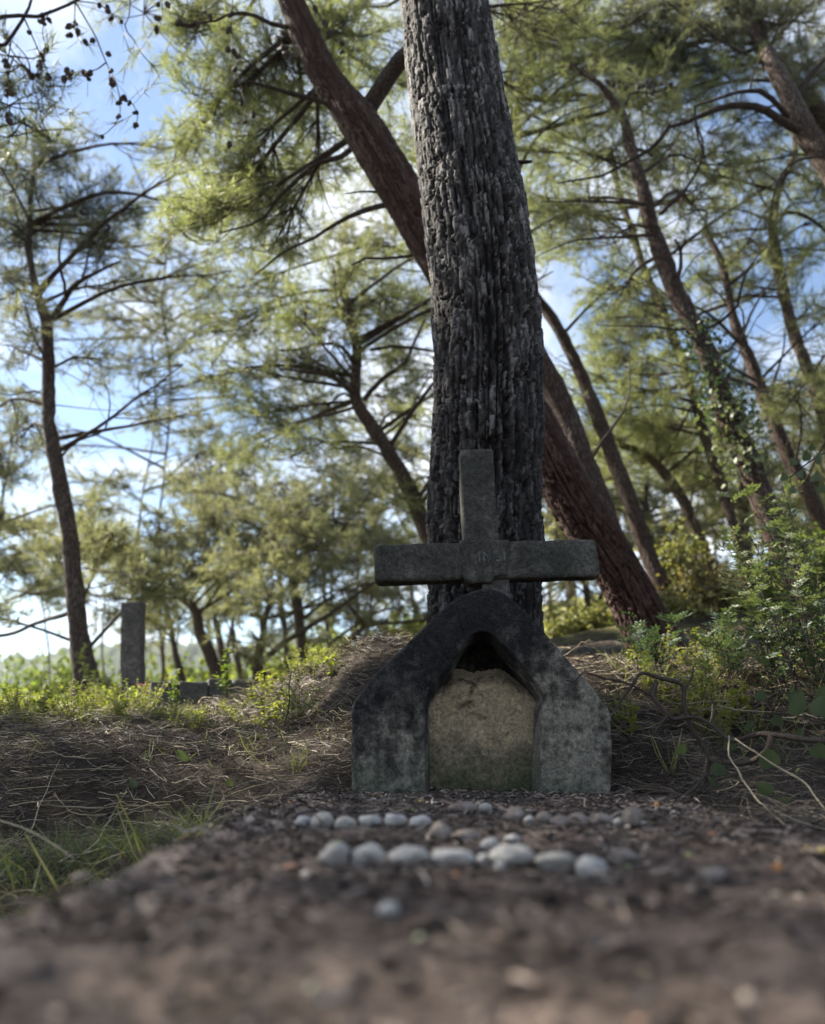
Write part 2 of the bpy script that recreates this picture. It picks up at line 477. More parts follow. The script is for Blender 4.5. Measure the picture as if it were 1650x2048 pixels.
m, nt, out = new_mat('grave_soil'); nb = NB(nt)
geo = nt.nodes.new('ShaderNodeNewGeometry'); P_ = geo.outputs['Position']
n1 = nb.noise(7, 5, .65, P_); n2 = nb.noise(60, 6, .7, P_); n3 = nb.noise(190, 4, .7, P_)
c = nb.ramp(n2, [(.38, (.010, .007, .0055)), (.5, (.040, .029, .023)), (.66, (.19, .146, .12))])
c = nb.mix(nb.ramp(n1, [(.44, (0, 0, 0)), (.64, (.65, .65, .65))]), c, (.215, .165, .14))
c = nb.mix(nb.ramp(n3, [(.4, (.45, .45, .45)), (.58, (0, 0, 0))]), c, (.04, .03, .025))
sx_ = nt.nodes.new('ShaderNodeSeparateXYZ'); nt.links.new(P_, sx_.inputs[0])
ed = nb.math('ADD', nb.math('MULTIPLY', nb.math('ABSOLUTE', nb.math('SUBTRACT', sx_.outputs['X'], .135)), 2.17), nb.math('MULTIPLY', nb.math('SUBTRACT', n1, .5), .8))
c = nb.mix(nb.ramp(ed, [(.78, (0, 0, 0)), (1.0, (.85, .85, .85))]), c, nb.mix(nb.ramp(n2, [(.35, (0, 0, 0)), (.65, (1, 1, 1))]), (.10, .078, .068), (.30, .245, .215)))
principled(nb, out, c, .95, .15, nb.bump(nb.math('ADD', n2, nb.math('MULTIPLY', n3, .4)), .9, .012)); M['slab'] = m
M['debris'] = tint_mat('soil_debris', [(0, (.010, .007, .0055)), (.3, (.034, .024, .019)), (.55, (.095, .071, .058)), (.8, (.26, .205, .17)), (.93, (.33, .29, .25)), (.95, (.30, .12, .05)), (.975, (.20, .24, .06)), (1, (.40, .38, .36))], .9)
m, nt, out = new_mat('rusty_pipe'); nb = NB(nt)
principled(nb, out, nb.ramp(nb.noise(30, 4, .6, nb.objco()), [(.3, (.10, .03, .025)), (.7, (.26, .10, .08))]), .8, .3); M['rust'] = m
m, nt, out = new_mat('worn_white_letters'); nb = NB(nt)
principled(nb, out, nb.ramp(nb.noise(90, 4, .7, nb.objco()), [(.42, (.055, .057, .052)), (.62, (.17, .17, .16))]), .95, .1); M['letter'] = m
m, nt, out = new_mat('hazy_wood'); nb = NB(nt)
principled(nb, out, nb.ramp(nb.noise(.12, 6, .7, nb.objco()), [(.3, (.028, .042, .026)), (.7, (.075, .092, .05))]), .95, .1); M['hill'] = m
# ------------------------------------------------------------------ terrain
SL_X0, SL_X1, SL_Y0, SL_Y1 = -0.325, 0.595, 0.12, 2.80
ctrl_px = [  # places of the photograph with their distance: where the ground is seen
    (-250, 1600, 2.5), (0, 1600, 2.5), (150, 1596, 2.5), (300, 1592, 2.5), (420, 1588, 2.45), (560, 1578, 2.4), (640, 1560, 2.45),
    (-250, 1506, 2.74), (0, 1504, 2.74), (150, 1500, 2.72), (300, 1500, 2.74), (430, 1512, 2.75), (560, 1520, 2.8), (640, 1490, 2.72),
    (-300, 1440, 4.4), (0, 1446, 4.4), (300, 1440, 4.4), (165, 1425, 7.0), (0, 1436, 7), (-300, 1430, 7), (270, 1402, 6.2), (400, 1412, 5.4), (500, 1395, 4.8),
    (620, 1440, 3.3), (620, 1366, 3.6), (700, 1322, 3.3), (760, 1302, 3.2), (690, 1450, 2.75), (860, 1310, 3.3),
    (1240, 1570, 2.4), (1360, 1560, 2.45), (1600, 1560, 2.4), (1250, 1480, 2.7), (1420, 1470, 2.75), (1640, 1470, 2.7),
    (1200, 1370, 3.0), (1250, 1362, 3.2), (1450, 1352, 3.3), (1640, 1345, 3.2),
    (1310, 1318, 4.25), (1150, 1330, 4.6), (1450, 1318, 4.4), (1600, 1310, 4.4),
    (1200, 1300, 6), (1450, 1282, 6), (1600, 1240, 6), (1330, 1212, 8.5), (1150, 1262, 9), (1600, 1190, 8.5), (1800, 1200, 6),
    (720, 1372, 12), (520, 1392, 12), (350, 1396, 12), (900, 1310, 12), (1250, 1215, 14), (1500, 1170, 14),
    (750, 1300, 40), (1000, 1230, 40), (1400, 1170, 40), (1700, 1150, 40), (500, 1392, 40), (150, 1425, 50), (-100, 1440, 50), (600, 1380, 22), (300, 1412, 22), (1000, 1270, 22)]
ctrl = [tuple(at(*c)) for c in ctrl_px] + [
    (-.45, .4, -.24), (-.45, 1.0, -.22), (-.48, 1.6, -.17), (-.46, 2.1, -.07), (-1.4, .6, -.26), (-1.5, 1.3, -.24), (-1.5, 1.9, -.15),
    (.75, .8, -.14), (.80, 1.3, -.10), (.82, 1.8, -.06), (1.3, 1.2, -.10), (1.4, 1.9, -.04), (.1, 1.0, -.15), (.1, 2.0, -.1), (.15, 2.9, .2),
    (-.5, -2, -.25), (2, -2, -.1), (-3, -1, -.3), (-3, 2.2, -.1)]
ctrl = np.array(ctrl)
def _k(r2): return 0.5 * r2 * np.log(r2 + 1e-9)
def _warp(x, y):
    s = np.sqrt(x * x + y * y) + 1e-6
    g = np.log1p(s / 3.0) * 3.0 / s
    return x * g, y * g
_cx, _cy = _warp(ctrl[:, 0], ctrl[:, 1])
_C = np.stack([_cx, _cy], 1)
_n = len(_C)
_K = _k(((_C[:, None] - _C[None]) ** 2).sum(-1)) + np.eye(_n) * 0.002
_Pm = np.hstack([np.ones((_n, 1)), _C])
_A = np.block([[_K, _Pm], [_Pm.T, np.zeros((3, 3))]])
_w = np.linalg.solve(_A, np.concatenate([ctrl[:, 2], np.zeros(3)]))

def terr_base(x, y):
    x = np.asarray(x, float); y = np.asarray(y, float)
    a, b = _warp(x, y)
    z = _w[_n] + _w[_n + 1] * a + _w[_n + 2] * b
    if x.size < 2000:
        z = z + (_k((a[..., None] - _C[:, 0]) ** 2 + (b[..., None] - _C[:, 1]) ** 2) * _w[:_n]).sum(-1)
    else:
        for i in range(_n):
            z = z + _w[i] * _k((a - _C[i, 0]) ** 2 + (b - _C[i, 1]) ** 2)
    far = sstep(45, 75, np.hypot(x, y))
    z = np.clip(z, -3, 12)
    z = z * (1 - far) + far * (-3.0 + 0.0 * x)
    back = sstep(-1, -5, y)
    return z * (1 - back) + back * -.3

def terr(x, y):
    x = np.asarray(x, float); y = np.asarray(y, float)
    z = terr_base(x, y)
    r = np.hypot(x, y)
    p = np.stack([x, y, np.zeros_like(x)], -1)
    amp = np.clip(r / 4, .35, 2.5)
    z = z + fbm(p * 1.3, 3, 3) * .028 * amp + fbm(p * 4, 4, 9) * .034 * (1 - .5 * (r > 8))
    ins = (z < .2) * sstep(.06, -.02, np.maximum(np.maximum(SL_X0 - x, x - SL_X1), np.maximum(SL_Y0 - y, y - 2.3)))
    return z * (1 - ins) + np.minimum(z, -.10) * ins

def warp_axis(n, lo, hi, c, k):
    t = np.linspace(np.arcsinh((lo - c) * k), np.arcsinh((hi - c) * k), n)
    return np.sinh(t) / k + c
gx = warp_axis(290, -400, 400, 0.1, 1.1); gy = warp_axis(310, -30, 900, 2.6, .9)
X, Yg = np.meshgrid(gx, gy)
Z = terr(X, Yg)
nx, ny = len(gx), len(gy)
i = (np.arange(ny - 1)[:, None] * nx + np.arange(nx - 1)[None]).ravel()
F = np.stack([i, i + 1, i + nx + 1, i + nx], 1)
tag(obj('ground', mk_mesh('ground', np.stack([X, Yg, Z], -1), F, smooth=True), M['ground']), 'forest floor of brown soil rising in a bank behind the grave', None, None, 'structure')

# the distant wooded ridge seen low at the left
hx = np.linspace(-420, 260, 400); hd = np.linspace(0, 1, 24)
HX, HD = np.meshgrid(hx, hd)
hp = np.stack([HX * .02, HD * 2, HX * 0], -1)
HZ = -4 + np.sin(HD * math.pi / 2) * (37 + 9 * fbm(hp * .6, 3, 21)) + np.abs(fbm(np.stack([HX * .22, HD * 22, HX * 0], -1), 3, 5)) * 5.0 * HD
HY = 260 + HD * 60
i = (np.arange(23)[:, None] * 400 + np.arange(399)[None]).ravel()
tag(obj('hill', mk_mesh('hill', np.stack([HX, HY, HZ], -1), np.stack([i, i + 1, i + 401, i + 400], 1), smooth=True), M['hill']), 'distant wooded ridge low behind the trees', None, None, 'structure')

# ------------------------------------------------------------------ the soil covered grave slab
def slab_top(x, y):
    p = np.stack([x, y, np.zeros_like(x)], -1)
    return fbm(p * 5, 3, 31) * .006 + fbm(p * 26, 3, 33) * .0045
sx = np.linspace(SL_X0, SL_X1, 120); sy = np.linspace(SL_Y0, SL_Y1, 300)
X, Yg = np.meshgrid(sx, sy)
edge = np.minimum(np.minimum(X - SL_X0, SL_X1 - X), np.minimum(Yg - SL_Y0, SL_Y1 - Yg))
Z = slab_top(X, Yg) - .05 * (1 - sstep(0, .05, edge)) ** 2
wob = fbm(np.stack([Yg * 3, Yg * 0, X * 0], -1), 4, 41) * .010
wfac = np.clip(np.abs(X - .13) / .46, 0, 1) ** 3
X = X + wob * wfac * np.sign(X - .13)
V = np.stack([X, Yg, Z], -1).reshape(-1, 3); nx, ny = 120, 300
i = (np.arange(ny - 1)[:, None] * nx + np.arange(nx - 1)[None]).ravel()
F = np.stack([i, i + 1, i + nx + 1, i + nx], 1)
rim = np.concatenate([np.arange(nx), np.arange(1, ny) * nx + nx - 1, (ny - 1) * nx + np.arange(nx - 2, -1, -1), np.arange(ny - 2, 0, -1) * nx])
Vs = V[rim].copy(); Vs[:, 2] = -.32; Vs[:, :2] += fbm(Vs * 9, 2, 6)[:, None] * .01
b0 = len(V); k = np.arange(len(rim)); k2 = (k + 1) % len(rim)
F = np.vstack([F, np.stack([rim[k2], rim[k], b0 + k, b0 + k2], 1)])
slab = obj('grave_slab', mk_mesh('grave_slab', np.vstack([V, Vs]), F, smooth=True), M['slab'])
tag(slab, 'long low grave slab covered with dark soil and litter, leading to the shrine', 'grave slab')

# ------------------------------------------------------------------ shrine
YS = 2.29
outer = [(704, 1606), (703, 1500), (704, 1425), (709, 1402), (722, 1382), (770, 1330), (830, 1268), (880, 1222), (915, 1196), (942, 1183), (966, 1178),
         (990, 1179), (1006, 1184), (1024, 1195), (1050, 1220), (1085, 1258), (1140, 1320), (1190, 1380), (1212, 1407), (1222, 1428), (1226, 1500), (1226, 1606)]
inner = [(851, 1606), (851, 1500), (851, 1408), (858, 1390), (880, 1358), (905, 1325), (930, 1290), (950, 1268), (966, 1262),
         (982, 1266), (1002, 1284), (1035, 1320), (1065, 1358), (1086, 1385), (1091, 1395), (1086, 1412), (1082, 1500), (1080, 1606)]
def halves(P, n, ia):
    D = []                                  # halve the long straight runs so that the curve keeps to them
    for k in range(len(P) - 1):
        (a0, b0), (a1, b1) = P[k], P[k + 1]; D.append((a0, b0))
        if k == ia - 1: pass
        m_ = 4 if math.hypot(a1 - a0, b1 - b0) > 45 else 1
        for j in range(1, m_): D.append((a0 + (a1 - a0) * j / m_, b0 + (b1 - b0) * j / m_))
    apex = P[ia]; D.append(P[-1]); ia = D.index(apex)
    P = np.array([at(a, b, YS) for a, b in D])
    return np.vstack([spline(P[:ia + 1], n), spline(P[ia:], n)[1:]])
NO = 170
O_ = halves(outer, NO, 10); I_ = halves(inner, NO, 8)
width = np.linalg.norm(O_ - I_, axis=1)
rings = []
def ring(inset_m, depth, from_inner=False):
    f = np.clip(inset_m / width, 0, 1)[:, None]
    Pp = I_ * (1 - f) + O_ * f if from_inner else O_ * (1 - f) + I_ * f
    Pp = Pp.copy(); Pp[:, 1] = YS + depth
    rings.append(Pp)
for d in (.27, .20, .14, .09, .055): ring(0, d)
ro = .013
for a in np.linspace(0, 90, 7)[1:]:
    ring(ro * (1 - math.cos(R(a))), ro * (1 - math.sin(R(a))) * 1.2)
for f in np.linspace(0, 1, 11)[1:-1]:
    fr = (ro * (1 - f) + (width - .005) * f)
    q = np.clip(fr / width, 0, 1)[:, None]
    Pp = O_ * (1 - q) + I_ * q; Pp[:, 1] = YS - .006 * math.sin(f * math.pi); rings.append(Pp)
for a in np.linspace(0, 90, 5):
    ring(.005 * (1 - math.sin(R(a))), .005 * (1 - math.cos(R(a))), True)
inward = norm(I_ - O_) * np.array([1, 0, 1])
for d in (.02, .04, .07, .10, .15, .21):
    ring(0, d, True); rings[-1] = rings[-1] + inward * .013 * sstep(0, .08, d)
Rg = np.array(rings); nr, nc = Rg.shape[:2]
disp = np.stack([fbm(Rg * 14 + 3.1, 4, 50), fbm(Rg * 14 + 17.7, 4, 51), fbm(Rg * 14 + 41.3, 4, 52)], -1)
big = np.stack([fbm(Rg * 4 + 3.1, 2, 60), fbm(Rg * 4 + 17.7, 2, 61), fbm(Rg * 4 + 41.3, 2, 62)], -1)
pit = np.clip(fbm(Rg * 42, 3, 90) - .45, 0, 1)
Rg = Rg + disp * .0022 + big * .003 + np.stack([fbm(Rg * 55 + k_ * 9, 3, 55 + k_) for k_ in range(3)], -1) * .0013 + np.array([0, .012, 0]) * pit[..., None]
V = Rg.reshape(-1, 3)
i = (np.arange(nr - 1)[:, None] * nc + np.arange(nc - 1)[None]).ravel()
F = [tuple(f) for f in np.stack([i, i + 1, i + nc + 1, i + nc], 1)]
cb = np.array([[.19, YS + .28, -.05], [.19, YS + .22, -.05]])
b0 = len(V); V = np.vstack([V, cb])
F += [(j + 1, j, b0) for j in range(nc - 1)]
e = (nr - 1) * nc
F += [(e + j, e + j + 1, b0 + 1) for j in range(nc - 1)]
base = np.array([.19, YS, 0.0])
shrine = empty('grave_shrine', base, 'small stained cement grave shrine with a pointed arched niche below the cross', 'shrine')
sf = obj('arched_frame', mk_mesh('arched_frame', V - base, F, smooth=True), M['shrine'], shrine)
# plastered panel at the back of the niche, its upper edge broken
pn = 150
u = np.linspace(0, 1, pn); w = np.linspace(0, 1, pn)
U_, W_ = np.meshgrid(u, w)
pl = at(846, 1606, YS + .09)[0]; pr = at(1092, 1606, YS + .09)[0]; pb = -.03; 
topz = at(960, 1338, YS + .09)[2] + .014 * fbm(np.stack([U_ * 7, U_ * 0, U_ * 0], -1), 5, 71) - .055 * sstep(.62, 1.0, U_) - .06 * sstep(.35, 0, U_)
PX = pl + (pr - pl) * U_; PZ = pb + (topz - pb) * W_
q = np.stack([PX * 12, PZ * 12, PX * 0], -1)
crk = np.abs(fbm(q * .42 + 9.1, 4, 85)); top_w = sstep(.45, .75, W_)
PY = YS + .085 + .003 * fbm(q * 1.5, 5, 77) + .0035 * np.abs(fbm(q * 5, 4, 79)) + .006 * sstep(.25, .36, fbm(q * .6 + 4, 4, 83)) * top_w + .004 * (1 - sstep(0, .02, crk)) * sstep(.25, .5, W_) + .07 * sstep(.80, 1.0, W_) ** 2
i = (np.arange(pn - 1)[:, None] * pn + np.arange(pn - 1)[None]).ravel()
obj('niche_plaster', mk_mesh('niche_plaster', np.stack([PX, PY, PZ], -1).reshape(-1, 3) - base, np.stack([i, i + 1, i + pn + 1, i + pn], 1), smooth=True), M['plaster'], shrine)['label'] = 'cream plaster panel with cracks and moss at the back of the niche'

# ------------------------------------------------------------------ rough cement blocks
import bmesh
def block_mesh(name, size, bevel=.008, cell=.02, rough=.003, seed=0, taper=0.0, fn=None):
    """box standing on z = 0, worn edges and an uneven skin"""
    bm = bmesh.new(); bmesh.ops.create_cube(bm, size=1.0)
    for v in bm.verts:
        v.co = Vector((v.co.x * size[0], v.co.y * size[1], (v.co.z + .5) * size[2]))
    bmesh.ops.bevel(bm, geom=list(bm.edges), offset=bevel, segments=2, affect='EDGES', profile=.6)
    for ax in range(3):
        k = max(1, min(60, int(size[ax] / cell)))
        lo = 0 if ax == 2 else -size[ax] / 2
        for j in range(1, k):
            c = [0, 0, 0]; c[ax] = lo + size[ax] * j / k; nrm = [0, 0, 0]; nrm[ax] = 1
            bmesh.ops.bisect_plane(bm, geom=list(bm.verts) + list(bm.edges) + list(bm.faces), plane_co=c, plane_no=nrm)
    bm.verts.ensure_lookup_table()
    P = np.array([v.co for v in bm.verts])
    D = np.stack([fbm(P * 16 + seed, 4, seed), fbm(P * 16 + 7 + seed, 4, seed + 1), fbm(P * 16 + 19 + seed, 4, seed + 2)], -1)
    D2 = np.stack([fbm(P * 3.5 + seed, 2, seed + 5), fbm(P * 3.5 + 7 + seed, 2, seed + 6), fbm(P * 3.5 + 19, 2, seed + 7)], -1)
    P = P + D * rough + D2 * rough * 1.6
    if taper: P[:, :2] *= (1 - taper * P[:, 2:3] / size[2])
    if fn is not None: P = fn(P)
    for v, p in zip(bm.verts, P): v.co = p
    me = bpy.data.meshes.new(name); bm.to_mesh(me); bm.free()
    me.polygons.foreach_set('use_smooth', np.ones(len(me.polygons), bool))
    return me

YC = 2.37
cb = at(966, 1175, YC + .035)
cross = empty('grave_cross', (cb[0], cb[1], cb[2] - .04), 'weathered grey green cement cross standing on the pointed shrine', 'cross')
co = np.array(cross.location)
top = at(959, 897, YC); arm_c = at(973, 1121, YC)
s_lo = at(966, 1140, YC)
sh = obj('shaft', block_mesh('shaft', (.107, .075, float(top[2] - s_lo[2])), .012, .02, .003, 3, .03), M['cross'], cross, s_lo + np.array([0, .037, 0]) - co)
sh.rotation_euler = (0, R(-1.6), 0)
aw = float(at(1197, 1121, YC)[0] - at(750, 1121, YC)[0]); ah = float(at(973, 1083, YC)[2] - at(973, 1158, YC)[2])
bar = obj('crossbar', block_mesh('crossbar', (aw, .079, ah), .012, .02, .003, 12), M['cross'], cross, arm_c + np.array([0, .036, -ah / 2]) - co)
bar.rotation_euler = (0, R(-1.25), 0)
# mortar collar where the arms meet, its lower lip broken
def collar_fn(P):
    P = P.copy(); t = sstep(.02, .0, P[:, 2])
    P[:, 2] += t * np.where(P[:, 0] > .012, .034 * sstep(.012, .05, P[:, 0]), 0)
    P[:, 0] *= 1 - .18 * t
    P[:, 0] *= 1 + .16 * sstep(ah * .75, ah * 1.1, P[:, 2])
    return P
collar = obj('mortar_collar', block_mesh('mortar_collar', (.132, .085, ah + .022), .010, .012, .0035, 23, 0, collar_fn), M['cross'], cross, at(971, 1121, YC) + np.array([0, .0345, -ah / 2 - .014]) - co)
st = at(990, 1190, YC + .03)
obj('broken_stub', block_mesh('broken_stub', (.078, .07, float(at(990, 1148, YC + .03)[2] - st[2] + .05)), .006, .015, .003, 31), M['post'], cross, st + np.array([0, .015, -.05]) - co)
fc = bpy.data.curves.new('inscription', 'FONT'); fc.body = 'INBI'; fc.size = .040; fc.extrude = .0012; fc.align_x = 'CENTER'; fc.align_y = 'CENTER'; fc.space_character = 1.15
fc.materials.append(M['letter'])
_tmp = bpy.data.objects.new('inscription_text', fc); COL.objects.link(_tmp)
_me = bpy.data.meshes.new_from_object(_tmp.evaluated_get(bpy.context.evaluated_depsgraph_get())); bpy.data.objects.remove(_tmp, do_unlink=True)
ins = bpy.data.objects.new('inscription', _me); COL.objects.link(ins); ins.parent = collar
ip = at(984, 1114, YC - .0085); ins.location = tuple(ip - co - np.array(collar.location)); ins.rotation_euler = (math.pi / 2, R(-1.3), 0)
ins['label'] = 'faint worn letters at the centre of the cross'

# ------------------------------------------------------------------ posts and kerbs
def stand(px, py_top, Y, w_px, depth, name, label, cat, mat, seed, lean=0.0, extra=.15):
    t = at(px, py_top, Y); w = w_px * mpp(py_top, Y)
    zb = float(terr(t[0], t[1])) - extra
    h = t[2] - zb
    o = obj(name, block_mesh(name, (w, depth, h), .007, .03, .004, seed, .0), mat, None, (t[0] - math.sin(lean) * h, t[1], zb))
    o.rotation_euler = (0, lean, R(seed % 5 - 4))
    return tag(o, label, cat)
stand(268, 1205, 6.0, 38, .13, 'cement_post', 'square weathered cement post beside the slender pine at the left', 'post', M['post'], 4, R(-4.5))
stand(1596, 1079, 6.6, 30, .12, 'cement_post', 'small grey cement post behind the ivy covered pine at the right', 'post', M['post'], 9, R(5))
def kerb(pxa, pya, Ya, pxb, pyb, Yb, h, d, n, label, seed):
    a, b = at(pxa, pya, Ya), at(pxb, pyb, Yb)
    root = empty('grave_kerb', ((a + b) / 2) * [1, 1, 0] + [0, 0, min(a[2], b[2]) - h], label, 'kerb')
    ro_ = np.array(root.location); L = np.linalg.norm((b - a)[:2]); ang = math.atan2(b[1] - a[1], b[0] - a[0])
    cuts = np.linspace(0, 1, n + 1)
    cuts[1:-1] += RNG.uniform(-.06, .06, n - 1)
    for k in range(n):
        f0, f1 = cuts[k], cuts[k + 1]; m_ = (f0 + f1) / 2
        p = a * (1 - m_) + b * m_
        hh = h + RNG.uniform(-.012, .012)
        o = obj('kerb_block', block_mesh('kerb_block', (L * (f1 - f0) - .002, d, hh), .012, .035, .004, seed + k), M['kerb'], root, (p[0] - ro_[0], p[1] - ro_[1], p[2] - hh - ro_[2]))
        o.rotation_euler = (R(RNG.uniform(-2, 2)), R(RNG.uniform(-1.5, 1.5)), ang + R(RNG.uniform(-1.5, 1.5)))
kerb(300, 1366, 4.7, 505, 1358, 4.9, .30, .16, 4, 'low cement grave kerb half sunk in weeds right of the square post', 60)
kerb(1120, 1300, 5.3, 1290, 1290, 5.3, .30, .13, 2, 'mossy grave kerb seen between the shrine and the red leaning pine', 70)
kerb(1345, 1276, 5.0, 1560, 1262, 5.2, .34, .15, 3, 'dark grave kerb right of the red leaning pine', 80)
ls = at(1512, 1345, 4.0)
o = obj('leaning_stone', block_mesh('leaning_stone', (.10, .05, .26), .012, .02, .005, 44), M['kerb'], None, (ls[0], ls[1], float(terr(ls[0], ls[1])) - .06)); o.rotation_euler = (R(-12), R(20), R(14))
tag(o, 'pale flat stone leaning among the shrubs at the right', 'stone')
# rusty pipe by the post
mb = MB(); a = at(272, 1370, 5.6); b = at(345, 1378, 5.6)
add_tube(mb, spline([a, (a + b) / 2 + [0, 0, -.003], b], 8), .010, 8, .5)
add_tube(mb, spline([a * .68 + b * .32 + [0, 0, .035], a * .68 + b * .32 + [0, 0, -.05]], 4), .018, 8, .5)
tag(obj('rusty_pipe', mb.mesh('rusty_pipe', True, a), M['rust'], None, a), 'thin rusty red pipe lying between the square post and the kerb', 'pipe')

# ------------------------------------------------------------------ pebbles laid on the grave
def ico(sub):
    bm = bmesh.new(); bmesh.ops.create_icosphere(bm, subdivisions=sub, radius=1.0)
    V = np.array([v.co for v in bm.verts]); F = np.array([[v.index for v in f.verts] for f in bm.faces]); bm.free(); return V, F
IV, IF = ico(3); IV2, IF2 = ico(1)
def pebble(px, py_bottom, w_px, h_px, label, brown=False, seed=0, group=None, depth=1.0, rough=.10, z0=0.0):
    p = on_level(px, py_bottom, z0); s = mpp(py_bottom, p[1])
    w, h = w_px * s * (.98 if brown else .94), h_px * s * (.95 if brown else .88)
    V = IV + IV * (fbm(IV * 1.3 + seed * 3.7, 2, seed)[:, None] * rough * 1.3 + fbm(IV * 4 + seed, 3, seed + 3)[:, None] * rough * .25)
    V = V * np.array([w / 2, min(w, h * 1.3) / 2 * depth, h / 2])
    th = R(random.uniform(-12, 12)); c, s_ = math.cos(th), math.sin(th)
    V = np.stack([V[:, 0] * c - V[:, 1] * s_, V[:, 0] * s_ + V[:, 1] * c, V[:, 2]], 1)
    zt = float(slab_top(np.array([p[0]]), np.array([p[1] + h / 2]))[0])
    o = obj('pebble', mk_mesh('pebble', V, IF, smooth=True), M['pebble_brown' if brown else 'pebble'], None, (p[0], p[1] + h * .45, zt + h * (.40 if brown else .30)))
    return tag(o, label, 'pebble', group)
ORD = ['first', 'second', 'third', 'fourth', 'fifth', 'sixth', 'seventh', 'eighth']
front = [(667, 1728, 70, 54), (735, 1728, 72, 56), (819, 1730, 86, 54), (912, 1730, 86, 48), (970, 1728, 36, 34), (1027, 1732, 92, 52), (1116, 1739, 84, 46), (1190, 1746, 64, 60)]
for k, (a, b, c, d) in enumerate(front):
    pebble(a, b, c, d, f'{ORD[k]} whitish pebble from the left in the nearer, blurred pebble row', False, 10 + k, 'pebbles of the nearer row', rough=.20)
back = [(607, 1654, 42, 32), (645, 1658, 52, 40), (688, 1659, 48, 36), (740, 1659, 52, 36), (790, 1660, 50, 36), (840, 1661, 50, 38)]
for k, (a, b, c, d) in enumerate(back):
    pebble(a, b, c, d, f'{ORD[k]} round pale pebble from the left in the farther pebble row', False, 30 + k, 'pale pebbles of the farther row', rough=.16)
odd = [(971, 1626, 33, 30, 'pale egg shaped pebble standing highest behind the farther row', False), (882, 1678, 46, 40, 'rough tan stone just right of the farther row of pale pebbles', True),
       (934, 1678, 52, 26, 'flat brown stone between the two pebble rows', True), (982, 1690, 42, 32, 'pointed pale tan stone between the two pebble rows', False),
       (1026, 1682, 36, 26, 'small bluish pebble between the two pebble rows', False), (930, 1628, 60, 20, 'flat earth covered stone left of the egg shaped pebble', True),
       (1032, 1650, 40, 34, 'earth coated stone just right of the egg shaped pebble', True), (1061, 1655, 24, 26, 'smallest pale pebble right of the egg shaped pebble', False),
       (1090, 1652, 34, 30, 'dull brown stone in the middle of the right half of the farther row', True), (1122, 1656, 36, 24, 'low dull stone before the right half of the farther row', True),
       (1162, 1654, 52, 30, 'wide earth coated stone in the right half of the farther row', True), (1205, 1656, 46, 32, 'round earth coated stone second from the right end of the farther row', True),
       (1240, 1658, 26, 26, 'tiny bluish white pebble near the right end of the farther row', False), (1271, 1660, 40, 46, 'tall earth coated stone at the right end of the farther row', True),
       (1250, 1718, 64, 34, 'half buried tan stone right of the nearer pebble row', True), (1003, 1752, 26, 30, 'small pale chip in front of the nearer pebble row', False),
       (1430, 1765, 60, 40, 'tan stone half sunk near the right edge of the slab', True), (775, 1850, 44, 40, 'single blurred pale pebble in front of the rows', False), (612, 1750, 24, 22, 'tiny pale chip left of the nearer pebble row', False)]
for k, (a, b, c, d, l, br) in enumerate(odd):
    pebble(a, b, c, d, l, br, 50 + k, 'loose stones on the grave', rough=.16)
pebble(885, 1586, 14, 9, 'white crumb of plaster at the foot of the niche', False, 90, None, rough=.2)
# ------------------------------------------------------------------ pines
def voronoi(a, b, na, seed):
    """elongated cells in (a, b), periodic in a with na cells: nearest and second distances, id hash, offset in the cell"""
    ia, ib = np.floor(a).astype(np.int64), np.floor(b).astype(np.int64)
    f1 = np.full(a.shape, 9.0); f2 = np.full(a.shape, 9.0); idh = np.zeros(a.shape); da = np.zeros(a.shape); db = np.zeros(a.shape)
    for di in (-1, 0, 1):
        for dj in (-1, 0, 1):
            ca, cb_ = ia + di, ib + dj
            w = np.mod(ca, na)
            pa = ca + .1 + .8 * hash01(w, cb_, 1, seed); pb_ = cb_ + .1 + .8 * hash01(w, cb_, 2, seed)
            d = np.hypot(a - pa, b - pb_)
            near = d < f1
            f2 = np.where(near, f1, np.minimum(f2, d))
            idh = np.where(near, hash01(w, cb_, 3, seed), idh)
            da = np.where(near, a - pa, da); db = np.where(near, b - pb_, db)
            f1 = np.where(near, d, f1)
    return f1, f2, idh, da, db

